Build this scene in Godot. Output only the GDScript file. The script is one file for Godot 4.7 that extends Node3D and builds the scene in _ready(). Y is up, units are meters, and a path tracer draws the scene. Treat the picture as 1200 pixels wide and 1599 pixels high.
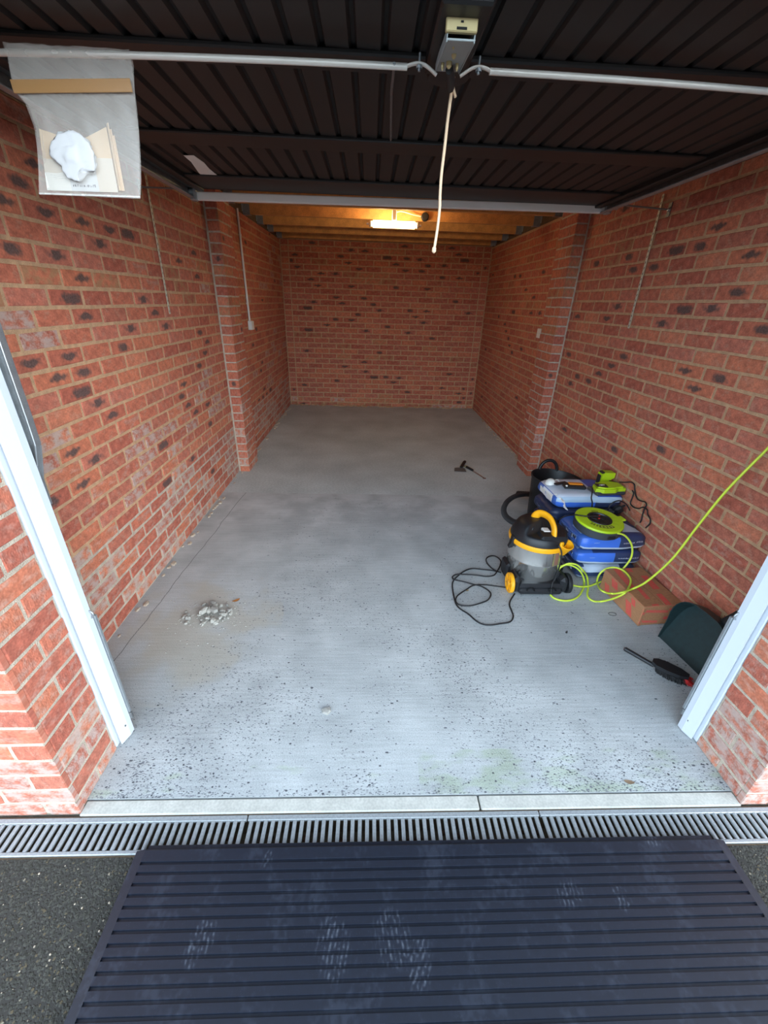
extends Node3D
# A single brick garage seen from its open doorway: x runs right, y up, and P(x, y, d) takes the distance d into the garage.

var rng := RandomNumberGenerator.new()
var M := {}
var taken := {}
var cam_pos := Vector3(0, 1.559, 0)
var cam_right := Vector3(0.99913722, 0.02950123, 0.02923159)
var cam_up := Vector3(-0.01305885, 0.891319, -0.45318861)
var cam_back := Vector3(-0.03942429, 0.45241588, 0.89093524)
const FOCAL := 647.155
const WL := -1.291
const WR := 1.737
const WB := 6.954


func P(x: float, y: float, d: float) -> Vector3:
	return Vector3(x, y, -d)


# ---------------------------------------------------------------- nodes and labels
func numbered(called: String) -> String:
	taken[called] = taken.get(called, 0) + 1
	return called if taken[called] == 1 else "%s_%03d" % [called, taken[called] - 1]


func thing(called: String, label: String, category: String, group := "") -> Node3D:
	var o := Node3D.new()
	o.name = numbered(called)
	add_child(o)
	tag(o, label, category, group)
	return o


func tag(o: Node, label: String, category: String, group := "") -> void:
	o.set_meta("label", label)
	o.set_meta("category", category)
	if group:
		o.set_meta("group", group)


func struct(called: String, label := "", category := "") -> Node3D:
	var o := Node3D.new()
	o.name = numbered(called)
	add_child(o)
	o.set_meta("kind", "structure")
	if label:
		o.set_meta("label", label)
	if category:
		o.set_meta("category", category)
	return o


func part(parent: Node, called: String, st: SurfaceTool, m: Material) -> MeshInstance3D:
	st.generate_normals()
	var o := MeshInstance3D.new()
	o.mesh = st.commit()
	o.material_override = m
	o.name = numbered(called) if parent == self else called
	parent.add_child(o, true)
	return o


func inst(parent: Node, called: String, mesh: Mesh, m: Material, t: Transform3D) -> MeshInstance3D:
	var o := MeshInstance3D.new()
	o.mesh = mesh
	o.material_override = m
	o.name = called
	parent.add_child(o, true)
	o.transform = t
	return o


# ---------------------------------------------------------------- shapes
func begin() -> SurfaceTool:
	var st := SurfaceTool.new()
	st.begin(Mesh.PRIMITIVE_TRIANGLES)
	return st


func tri(st: SurfaceTool, a: Vector3, b: Vector3, c: Vector3, hint: Vector3, ua := Vector2.ZERO, ub := Vector2.ZERO, uc := Vector2.ZERO) -> void:
	if (c - a).cross(b - a).dot(hint) < 0.0:
		var t := b
		b = c
		c = t
		var u := ub
		ub = uc
		uc = u
	st.set_uv(ua)
	st.add_vertex(a)
	st.set_uv(ub)
	st.add_vertex(b)
	st.set_uv(uc)
	st.add_vertex(c)


func quad(st: SurfaceTool, a: Vector3, b: Vector3, c: Vector3, d: Vector3, hint: Vector3, ua := Vector2(0, 1), ub := Vector2(1, 1), uc := Vector2(1, 0), ud := Vector2(0, 0)) -> void:
	tri(st, a, b, c, hint, ua, ub, uc)
	tri(st, a, c, d, hint, ua, uc, ud)


func box(st: SurfaceTool, c: Vector3, s: Vector3, bev := 0.0, bs := Basis()) -> void:
	st.set_smooth_group(-1)
	var h := s / 2.0
	bev = minf(bev, minf(h.x, minf(h.y, h.z)) * 0.9)
	var ax := [Vector3(1, 0, 0), Vector3(0, 1, 0), Vector3(0, 0, 1)]
	for i in 3:
		for sg in [-1.0, 1.0]:
			var n: Vector3 = ax[i] * sg
			var u: Vector3 = ax[(i + 1) % 3]
			var v: Vector3 = ax[(i + 2) % 3]
			var hu: float = h[(i + 1) % 3] - bev
			var hv: float = h[(i + 2) % 3] - bev
			var o: Vector3 = n * h[i]
			quad(st, c + bs * (o - u * hu - v * hv), c + bs * (o + u * hu - v * hv), c + bs * (o + u * hu + v * hv), c + bs * (o - u * hu + v * hv), bs * n)
	if bev <= 0.0:
		return
	for i in 3:
		var j := (i + 1) % 3
		var k := (i + 2) % 3
		for sj in [-1.0, 1.0]:
			for sk in [-1.0, 1.0]:
				var nj: Vector3 = ax[j] * sj
				var nk: Vector3 = ax[k] * sk
				var e: Vector3 = ax[i] * (h[i] - bev)
				var p1: Vector3 = nj * h[j] + nk * (h[k] - bev)
				var p2: Vector3 = nj * (h[j] - bev) + nk * h[k]
				quad(st, c + bs * (p1 - e), c + bs * (p1 + e), c + bs * (p2 + e), c + bs * (p2 - e), bs * (nj + nk))
	for sx in [-1.0, 1.0]:
		for sy in [-1.0, 1.0]:
			for sz in [-1.0, 1.0]:
				var a := Vector3(sx * h.x, sy * (h.y - bev), sz * (h.z - bev))
				var b := Vector3(sx * (h.x - bev), sy * h.y, sz * (h.z - bev))
				var d := Vector3(sx * (h.x - bev), sy * (h.y - bev), sz * h.z)
				tri(st, c + bs * a, c + bs * b, c + bs * d, bs * Vector3(sx, sy, sz))


func boxp(st: SurfaceTool, a: Vector3, b: Vector3, bev := 0.0) -> void:
	box(st, (a + b) / 2.0, (b - a).abs(), bev)


func bar(st: SurfaceTool, a: Vector3, b: Vector3, w: float, h: float, bev := 0.0, up := Vector3.UP) -> void:
	# a straight bar of section w (sideways) by h from a to b
	var z := (b - a).normalized()
	var x := up.cross(z).normalized()
	var y := z.cross(x)
	box(st, (a + b) / 2.0, Vector3(w, h, a.distance_to(b)), bev, Basis(x, y, z))


func curve(pts: Array, n := 6) -> Array:
	var out := []
	var m := pts.size()
	for i in m - 1:
		var p0: Vector3 = pts[maxi(i - 1, 0)]
		var p1: Vector3 = pts[i]
		var p2: Vector3 = pts[i + 1]
		var p3: Vector3 = pts[mini(i + 2, m - 1)]
		for k in n:
			out.append(p1.cubic_interpolate(p2, p0, p3, float(k) / n))
	out.append(pts[m - 1])
	return out


func tube(st: SurfaceTool, pts: Array, r: float, sides := 8, r2 := -1.0, squash := 1.0) -> void:
	st.set_smooth_group(0)
	if r2 < 0.0:
		r2 = r
	var n := pts.size()
	var rings := []
	var side := Vector3.ZERO
	for i in n:
		var t: Vector3 = (pts[mini(i + 1, n - 1)] - pts[maxi(i - 1, 0)]).normalized()
		if side == Vector3.ZERO:
			side = t.cross(Vector3.UP if absf(t.y) < 0.9 else Vector3.RIGHT).normalized()
		side = (side - t * side.dot(t)).normalized()
		var other := t.cross(side)
		var rr := lerpf(r, r2, float(i) / maxf(1.0, n - 1))
		var ring := []
		for k in sides:
			var a := TAU * k / sides
			ring.append(pts[i] + side * cos(a) * rr + other * sin(a) * rr * squash)
		rings.append(ring)
	for i in n - 1:
		var mid: Vector3 = (pts[i] + pts[i + 1]) / 2.0
		for k in sides:
			var k2 := (k + 1) % sides
			var a: Vector3 = rings[i][k]
			var b: Vector3 = rings[i][k2]
			var c: Vector3 = rings[i + 1][k2]
			var d: Vector3 = rings[i + 1][k]
			quad(st, a, b, c, d, (a + b + c + d) / 4.0 - mid)
	st.set_smooth_group(-1)
	for e in [0, n - 1]:
		var out: Vector3 = pts[0] - pts[1] if e == 0 else pts[n - 1] - pts[n - 2]
		for k in sides:
			tri(st, pts[e], rings[e][k], rings[e][(k + 1) % sides], out)


func lathe(st: SurfaceTool, prof: Array, segs: int, t := Transform3D()) -> void:
	# prof: Vector2(radius, height), listed upwards on the outside
	var g := 10
	for i in prof.size() - 1:
		var a: Vector2 = prof[i]
		var b: Vector2 = prof[i + 1]
		if i > 0:
			var was: Vector2 = a - prof[i - 1]
			if absf(was.angle_to(b - a)) > 0.6:
				g += 1
		st.set_smooth_group(g)
		var nr := (b - a).y
		var ny := -(b - a).x
		for k in segs:
			var a0 := TAU * k / segs
			var a1 := TAU * (k + 1) / segs
			var d0 := Vector3(cos(a0), 0, sin(a0))
			var d1 := Vector3(cos(a1), 0, sin(a1))
			var hint := t.basis * ((d0 + d1) / 2.0 * nr + Vector3(0, ny, 0))
			var pa := t * (d0 * a.x + Vector3(0, a.y, 0))
			var pb := t * (d1 * a.x + Vector3(0, a.y, 0))
			var pc := t * (d1 * b.x + Vector3(0, b.y, 0))
			var pd := t * (d0 * b.x + Vector3(0, b.y, 0))
			var u0 := float(k) / segs
			var u1 := float(k + 1) / segs
			if a.x < 1e-5:
				tri(st, pa, pc, pd, hint)
			elif b.x < 1e-5:
				tri(st, pa, pb, pc, hint)
			else:
				quad(st, pa, pb, pc, pd, hint, Vector2(u0, 1), Vector2(u1, 1), Vector2(u1, 0), Vector2(u0, 0))


func extrude(st: SurfaceTool, poly: PackedVector2Array, depth: float, t: Transform3D) -> void:
	st.set_smooth_group(-1)
	var cw := -1.0 if Geometry2D.is_polygon_clockwise(poly) else 1.0
	var n := poly.size()
	for i in n:
		var a := poly[i]
		var b := poly[(i + 1) % n]
		var out := Vector3(b.y - a.y, -(b.x - a.x), 0) * cw
		quad(st, t * Vector3(a.x, a.y, 0), t * Vector3(b.x, b.y, 0), t * Vector3(b.x, b.y, depth), t * Vector3(a.x, a.y, depth), t.basis * out)
	var ids := Geometry2D.triangulate_polygon(poly)
	for i in range(0, ids.size(), 3):
		for z in [0.0, depth]:
			var q := []
			for k in 3:
				q.append(t * Vector3(poly[ids[i + k]].x, poly[ids[i + k]].y, z))
			tri(st, q[0], q[1], q[2], t.basis * Vector3(0, 0, -1 if z == 0.0 else 1))


# ---------------------------------------------------------------- materials
func mat(c: Color, rough := 0.7, metal := 0.0) -> StandardMaterial3D:
	var m := StandardMaterial3D.new()
	m.albedo_color = c
	m.roughness = rough
	m.metallic = metal
	return m


func rgb(r: int, g: int, b: int) -> Color:
	return Color(r / 255.0, g / 255.0, b / 255.0)


func noise(seed_: int, freq: float, oct := 3) -> FastNoiseLite:
	var n := FastNoiseLite.new()
	n.seed = seed_
	n.noise_type = FastNoiseLite.TYPE_SIMPLEX_SMOOTH
	n.frequency = freq
	n.fractal_octaves = oct
	return n


func grain(c: Color, spread: float, rough: float, tile: float, seed_: int, freq := 0.02, bump := 0.0, metal := 0.0) -> StandardMaterial3D:
	# a surface with a fine and a coarse grain, laid on by world position
	var w := 256
	var a := noise(seed_, freq, 4)
	var b := noise(seed_ + 7, freq * 9.0, 2)
	var ia := a.get_seamless_image(w, w)
	var ib := b.get_seamless_image(w, w)
	ia.convert(Image.FORMAT_L8)
	ib.convert(Image.FORMAT_L8)
	var da := ia.get_data()
	var db := ib.get_data()
	var out := PackedByteArray()
	out.resize(w * w * 3)
	for i in w * w:
		var f := 1.0 + ((da[i] - 128) / 128.0 * 0.6 + (db[i] - 128) / 128.0 * 0.6) * spread
		out[i * 3] = clampi(int(c.r * 255 * f), 0, 255)
		out[i * 3 + 1] = clampi(int(c.g * 255 * f), 0, 255)
		out[i * 3 + 2] = clampi(int(c.b * 255 * f), 0, 255)
	var m := StandardMaterial3D.new()
	m.albedo_texture = ImageTexture.create_from_image(Image.create_from_data(w, w, false, Image.FORMAT_RGB8, out))
	m.roughness = rough
	m.metallic = metal
	m.uv1_triplanar = true
	m.uv1_world_triplanar = true
	m.uv1_scale = Vector3.ONE / tile
	if bump > 0.0:
		m.heightmap_enabled = true
		m.heightmap_texture = ImageTexture.create_from_image(ib)
		m.heightmap_scale = bump
	return m


func tex(im: Image) -> ImageTexture:
	return ImageTexture.create_from_image(im)


func picture(im: Image, rough := 0.6) -> StandardMaterial3D:
	var m := StandardMaterial3D.new()
	m.albedo_texture = tex(im)
	m.roughness = rough
	return m


func strokes(im: Image, r: Rect2i, c: Color, gap := 3, seed_ := 1) -> void:
	# a line of print too small to read: short upright strokes of uneven height
	var k := RandomNumberGenerator.new()
	k.seed = seed_
	var x := r.position.x
	while x < r.end.x:
		var w := k.randi_range(1, maxi(2, gap - 1))
		var h := k.randi_range(r.size.y / 2, r.size.y)
		im.fill_rect(Rect2i(x, r.end.y - h, w, h), c)
		if k.randf() < 0.4:
			im.fill_rect(Rect2i(x, r.end.y - h, mini(gap + 1, r.end.x - x), maxi(1, r.size.y / 5)), c)
		x += w + gap - 1


# ---------------------------------------------------------------- bricks
var brick_meshes := []
var brick_mats := {}


func brick_mesh(seed_: int) -> ArrayMesh:
	# the showing half of a brick, 215 x 65 mm, its face at z = 0, arrises worn and uneven
	var k := RandomNumberGenerator.new()
	k.seed = seed_
	var outline := [Vector2(-0.1075, -0.0325), Vector2(-0.035, -0.0325), Vector2(0.04, -0.0325), Vector2(0.1075, -0.0325), Vector2(0.1075, 0.0), Vector2(0.1075, 0.0325), Vector2(0.03, 0.0325), Vector2(-0.04, 0.0325), Vector2(-0.1075, 0.0325), Vector2(-0.1075, 0.0)]
	var n := outline.size()
	var front := []
	var rim := []
	var back := []
	for i in n:
		var p: Vector2 = outline[i] + Vector2(k.randf_range(-0.0016, 0.0016), k.randf_range(-0.0017, 0.0017))
		var inn := Vector2(p.x - signf(p.x) * (0.0045 if absf(p.x) > 0.1 else 0.0), p.y - signf(p.y) * (0.004 if absf(p.y) > 0.02 else 0.0)) + Vector2(k.randf_range(-0.0008, 0.0008), k.randf_range(-0.0008, 0.0008))
		front.append(Vector3(inn.x, inn.y, k.randf_range(-0.0008, 0.0004)))
		rim.append(Vector3(p.x, p.y, -0.0035))
		back.append(Vector3(p.x, p.y, -0.02))
	var uv := func(v: Vector3) -> Vector2: return Vector2(v.x / 0.215 + 0.5, 0.5 - v.y / 0.065)
	var st := begin()
	st.set_smooth_group(-1)
	var mid := Vector3(k.randf_range(-0.01, 0.01), 0, 0.0003)
	for i in n:
		var j := (i + 1) % n
		tri(st, mid, front[i], front[j], Vector3.BACK, uv.call(mid), uv.call(front[i]), uv.call(front[j]))
		var out: Vector3 = rim[i] + rim[j]
		out.z = 0.0
		quad(st, front[i], front[j], rim[j], rim[i], out.normalized() + Vector3.BACK, uv.call(front[i]), uv.call(front[j]), uv.call(rim[j]), uv.call(rim[i]))
		quad(st, rim[i], rim[j], back[j], back[i], out, uv.call(rim[i]), uv.call(rim[j]), uv.call(rim[j]), uv.call(rim[i]))
	st.generate_normals()
	return st.commit()


func brick_picture(base: Color, seed_: int, kind: String) -> Image:
	var w := 112
	var h := 40
	var im := Image.create(w, h, false, Image.FORMAT_RGB8)
	var a := noise(seed_, 0.035, 3)
	var b := noise(seed_ + 50, 0.16, 2)
	var c := noise(seed_ + 90, 0.03, 3)
	var k := RandomNumberGenerator.new()
	k.seed = seed_
	var cx := k.randf_range(0.35, 0.65) * w
	var cy := k.randf_range(0.42, 0.58) * h
	var rx := k.randf_range(0.2, 0.4) * w
	var ry := k.randf_range(0.28, 0.44) * h
	for y in h:
		for x in w:
			var f := 1.0 + a.get_noise_2d(x, y) * 0.16 + b.get_noise_2d(x, y) * 0.10
			var col := Color(base.r * f, base.g * f, base.b * f)
			if kind == "burnt":
				var dx := (x - cx) / rx
				var dy := (y - cy) / ry
				var s := 1.15 - sqrt(dx * dx + dy * dy) + a.get_noise_2d(x * 1.3, y * 1.3) * 0.45 + b.get_noise_2d(x, y) * 0.12
				s = smoothstep(0.0, 0.75, s) * 0.82
				col = col.lerp(Color(0.30, 0.255, 0.25) * (1.0 + b.get_noise_2d(y, x) * 0.3), s)
			elif kind == "bloom" or kind == "chalk":
				var lo := -0.3 if kind == "bloom" else -0.7
				var s := smoothstep(lo, lo + 1.1, c.get_noise_2d(x * 0.8, y * 1.2) + b.get_noise_2d(x, y) * 0.3)
				col = col.lerp(Color(0.70, 0.66, 0.63), s * (0.45 if kind == "bloom" else 0.76))
			elif kind == "buff":
				var s := smoothstep(-0.5, 0.5, c.get_noise_2d(x, y) + b.get_noise_2d(x, y) * 0.3)
				col = col.lerp(Color(0.64, 0.50, 0.36), s * 0.75)
			else:
				var s := smoothstep(0.1, 0.7, c.get_noise_2d(x, y) + b.get_noise_2d(x, y) * 0.4)
				col = col.lerp(Color(0.70, 0.58, 0.51), s * 0.35)
			im.set_pixel(x, y, col)
	return im


func make_bricks() -> void:
	for i in 8:
		brick_meshes.append(brick_mesh(100 + i))
	var rough := noise(4, 0.12, 3)
	var hm := rough.get_image(112, 40)
	var bump := tex(hm)
	var reds := [rgb(182, 104, 80), rgb(174, 98, 77), rgb(188, 110, 82), rgb(168, 92, 73), rgb(180, 106, 86), rgb(171, 100, 80), rgb(192, 116, 88)]
	var add := func(kind: String, base: Color, s: int) -> void:
		var m := picture(brick_picture(base, s, kind), 0.88)
		m.heightmap_enabled = true
		m.heightmap_texture = bump
		m.heightmap_scale = 0.12
		if not brick_mats.has(kind):
			brick_mats[kind] = []
		brick_mats[kind].append(m)
	for i in reds.size():
		add.call("red", reds[i], 10 + i)
	for i in 6:
		add.call("burnt", reds[i % 5], 40 + i)
	for i in 4:
		add.call("bloom", reds[i], 60 + i)
	for i in 3:
		add.call("chalk", reds[i + 1], 80 + i)
	for i in 2:
		add.call("buff", reds[i + 2], 90 + i)
	M.mortar = grain(rgb(186, 150, 116), 0.16, 0.95, 0.35, 21, 0.03, 0.25)
	M.grey_mortar = grain(rgb(182, 168, 150), 0.16, 0.95, 0.35, 23, 0.03, 0.25)


func in_view(p: Vector3) -> float:
	# how large a small thing at p shows; 0 outside the frame
	var d := p - cam_pos
	var z := -d.dot(cam_back)
	if z < 0.2:
		return 0.0
	var x := 600 + FOCAL * d.dot(cam_right) / z
	var y := 799.5 - FOCAL * d.dot(cam_up) / z
	if x < -40 or x > 1240 or y < -40 or y > 1640:
		return 0.0
	return 1.0 / d.length_squared()


var stain := noise(77, 0.9, 3)


func brick_kind(wall: String, u: float, v: float) -> String:
	var s := stain.get_noise_2d(u * 1.3 + 11.0 * wall.length(), v * 1.3)
	var r := rng.randf()
	if wall == "left":
		var low := 0.0
		if v < 0.45:
			low = 1.0
		elif v < 1.0 and u > 1.5 and u < 4.2:
			low = 0.50
		elif v < 1.0:
			low = 0.15
		if r < low + s * 0.9:
			return "chalk" if r < (low + s) * 0.5 else "bloom"
		if v > 1.5 and r > 0.86:
			return "buff"
	elif wall == "right":
		if v < 0.9 and r < 0.30 + s * 0.9:
			return "bloom"
		if v > 1.45 and r > 0.93:
			return "buff"
	elif wall == "back":
		if v < 0.12 and r < 0.8:
			return "chalk" if r < 0.35 else "buff"
		if v > 1.72 and v < 1.95 and u > -0.35 and u < 0.35 and r < 0.75:
			return "buff"
		if r > 0.97:
			return "buff"
	elif wall == "pier_left" or wall == "pier_right":
		if v < 0.75 and r < 0.55 + s:
			return "chalk" if r < 0.2 else "bloom"
		if v > 1.3 and r < 0.3:
			return "buff"
	elif wall == "front":
		if v < 0.26 and r < 0.9:
			return "chalk"
		if r < 0.6:
			return "bloom"
	return "burnt" if rng.randf() < 0.05 else "red"


func bricks(parent: Node, wall: String, o: Vector3, ux: Vector3, n: Vector3, u0: float, u1: float, v0: float, v1: float, bed: float, joints: Array, dark: Array, most := 300) -> void:
	# lays courses of 75 mm with joints every 225 mm; o + ux * u + up * v is a point of the face, joints: where a joint falls in even and odd courses
	var x := Vector3.UP.cross(n)
	var basis := Basis(x, Vector3.UP, n)
	var all := []
	var first := floori((v0 - bed) / 0.075)
	for c in range(first, ceili((v1 - bed) / 0.075)):
		var b0 := maxf(bed + c * 0.075 + 0.0062, v0)
		var b1 := minf(bed + (c + 1) * 0.075 - 0.0062, v1)
		if b1 - b0 < 0.012:
			continue
		var j: float = joints[posmod(c, 2)]
		var k := floori((u0 - j) / 0.225)
		while j + k * 0.225 < u1:
			var a0 := maxf(j + k * 0.225 + 0.0062, u0)
			var a1 := minf(j + (k + 1) * 0.225 - 0.0062, u1)
			k += 1
			if a1 - a0 < 0.02:
				continue
			var uc := (a0 + a1) / 2.0
			var vc := (b0 + b1) / 2.0
			var pos := o + ux * uc + Vector3.UP * vc + n * rng.randf_range(-0.001, 0.0015)
			var kind := brick_kind(wall, uc, vc)
			for d: Vector2 in dark:
				if d.x > a0 - 0.005 and d.x < a1 + 0.005 and d.y > b0 - 0.005 and d.y < b1 + 0.005:
					kind = "burnt"
			var list: Array = brick_mats[kind]
			var t := Transform3D(basis * Basis.from_scale(Vector3((a1 - a0) / 0.215, (b1 - b0) / 0.065, 1.0)) * Basis(Vector3.BACK, rng.randf_range(-0.006, 0.006)), pos)
			if rng.randf() < 0.5:
				t.basis = t.basis * Basis(Vector3.BACK, PI)
			var face := absf((cam_pos - pos).normalized().dot(n))
			all.append([in_view(pos) * face * (a1 - a0) * (b1 - b0), brick_meshes[rng.randi() % brick_meshes.size()], list[rng.randi() % list.size()], t])
	all.sort_custom(func(p, q): return p[0] > q[0])
	for i in mini(most, all.size()):
		inst(parent, "brick", all[i][1], all[i][2], all[i][3])
	if all.size() > most:
		var by := {}
		for i in range(most, all.size()):
			if not by.has(all[i][2]):
				by[all[i][2]] = begin()
			by[all[i][2]].append_from(all[i][1], 0, all[i][3])
		var mesh := ArrayMesh.new()
		for m in by:
			by[m].commit(mesh)
			mesh.surface_set_material(mesh.get_surface_count() - 1, m)
		var rest := MeshInstance3D.new()
		rest.mesh = mesh
		rest.name = "distant_bricks"
		rest.set_meta("kind", "stuff")
		parent.add_child(rest, true)


# ---------------------------------------------------------------- the scene
func _ready() -> void:
	rng.seed = 20240611
	camera_and_light()
	make_bricks()
	make_materials()
	setting()
	floors()
	door()
	outside()
	fittings()
	vacuum()
	tub()
	bags()
	reel()
	charger()
	small_tools()
	carton()
	dustpan()
	cords()
	debris()
	zip_bag()


func camera_and_light() -> void:
	var cam := Camera3D.new()
	cam.name = "camera"
	cam.fov = rad_to_deg(2.0 * atan(799.5 / FOCAL))
	cam.near = 0.02
	cam.far = 200.0
	cam.transform = Transform3D(Basis(cam_right, cam_up, cam_back).orthonormalized(), cam_pos)
	add_child(cam)
	cam.current = true
	var env := Environment.new()
	env.background_mode = Environment.BG_SKY
	var sky := Sky.new()
	var sm := ProceduralSkyMaterial.new()
	sm.sky_top_color = Color(0.28, 0.35, 0.42)
	sm.sky_horizon_color = Color(1.16, 1.28, 1.38)
	sm.sky_curve = 0.55
	sm.ground_bottom_color = Color(0.30, 0.30, 0.30)
	sm.ground_horizon_color = Color(0.55, 0.56, 0.58)
	sm.sky_energy_multiplier = 1.0
	sky.sky_material = sm
	env.sky = sky
	env.tonemap_mode = Environment.TONE_MAPPER_LINEAR
	env.tonemap_exposure = 4.6
	env.sdfgi_enabled = true
	env.ssao_enabled = true
	env.ssil_enabled = true
	# low sun behind thin cloud, over the right shoulder: a broad soft light that reaches in along the left wall
	var sun := DirectionalLight3D.new()
	sun.name = "hazy_sun"
	sun.light_color = Color(1.0, 0.98, 0.95)
	sun.light_energy = 0.15
	sun.light_angular_distance = 38.0
	sun.shadow_enabled = true
	sun.sky_mode = DirectionalLight3D.SKY_MODE_LIGHT_ONLY
	add_child(sun)
	sun.look_at_from_position(Vector3(0.9, 0.36, 1.0), Vector3.ZERO)
	var we := WorldEnvironment.new()
	we.name = "environment"
	we.environment = env
	add_child(we)


func make_materials() -> void:
	M.concrete = grain(rgb(176, 174, 166), 0.10, 0.9, 0.8, 31, 0.02, 0.08)
	M.edging = grain(rgb(192, 190, 182), 0.10, 0.9, 0.5, 33, 0.02, 0.05)
	M.black_steel = mat(rgb(27, 26, 26), 0.55)
	M.black_rail = mat(rgb(22, 21, 21), 0.5)
	M.black_gap = mat(rgb(14, 14, 14), 0.8)
	M.galv = grain(rgb(168, 174, 178), 0.10, 0.42, 0.3, 41, 0.03, 0.0, 0.75)
	M.rod = mat(rgb(222, 216, 206), 0.35, 0.2)
	M.galv_dull = grain(rgb(120, 122, 122), 0.12, 0.5, 0.3, 43, 0.03, 0.0, 0.6)
	M.white_paint = mat(rgb(198, 204, 211), 0.35)
	M.grey_white = mat(rgb(236, 232, 226), 0.4)
	M.white_plastic = mat(rgb(226, 226, 220), 0.4)
	M.timber = grain(rgb(204, 146, 84), 0.16, 0.7, 0.6, 51, 0.02)
	M.deck = grain(rgb(188, 150, 100), 0.16, 0.75, 0.6, 53, 0.03)
	M.plate = grain(rgb(96, 80, 62), 0.2, 0.85, 0.5, 55, 0.03)
	M.brass = mat(rgb(196, 178, 130), 0.4, 0.3)
	M.cord_orange = mat(rgb(236, 204, 168), 0.7)
	M.black_plastic = mat(rgb(28, 29, 32), 0.45)
	M.black_rubber = mat(rgb(24, 24, 26), 0.6)
	M.yellow = mat(rgb(248, 172, 22), 0.4)
	M.steel = mat(rgb(214, 211, 206), 0.16, 0.88)
	M.lime = mat(rgb(176, 208, 30), 0.45)
	M.lime_cord = mat(rgb(206, 226, 70), 0.5)
	M.paper = mat(rgb(238, 236, 230), 0.85)
	M.dark_grey = mat(rgb(58, 62, 68), 0.5)
	M.green_pan = grain(rgb(26, 48, 50), 0.22, 0.5, 0.25, 61, 0.03)
	M.red_bristle = mat(rgb(190, 40, 40), 0.8)
	M.orange = mat(rgb(232, 140, 40), 0.45)


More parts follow.
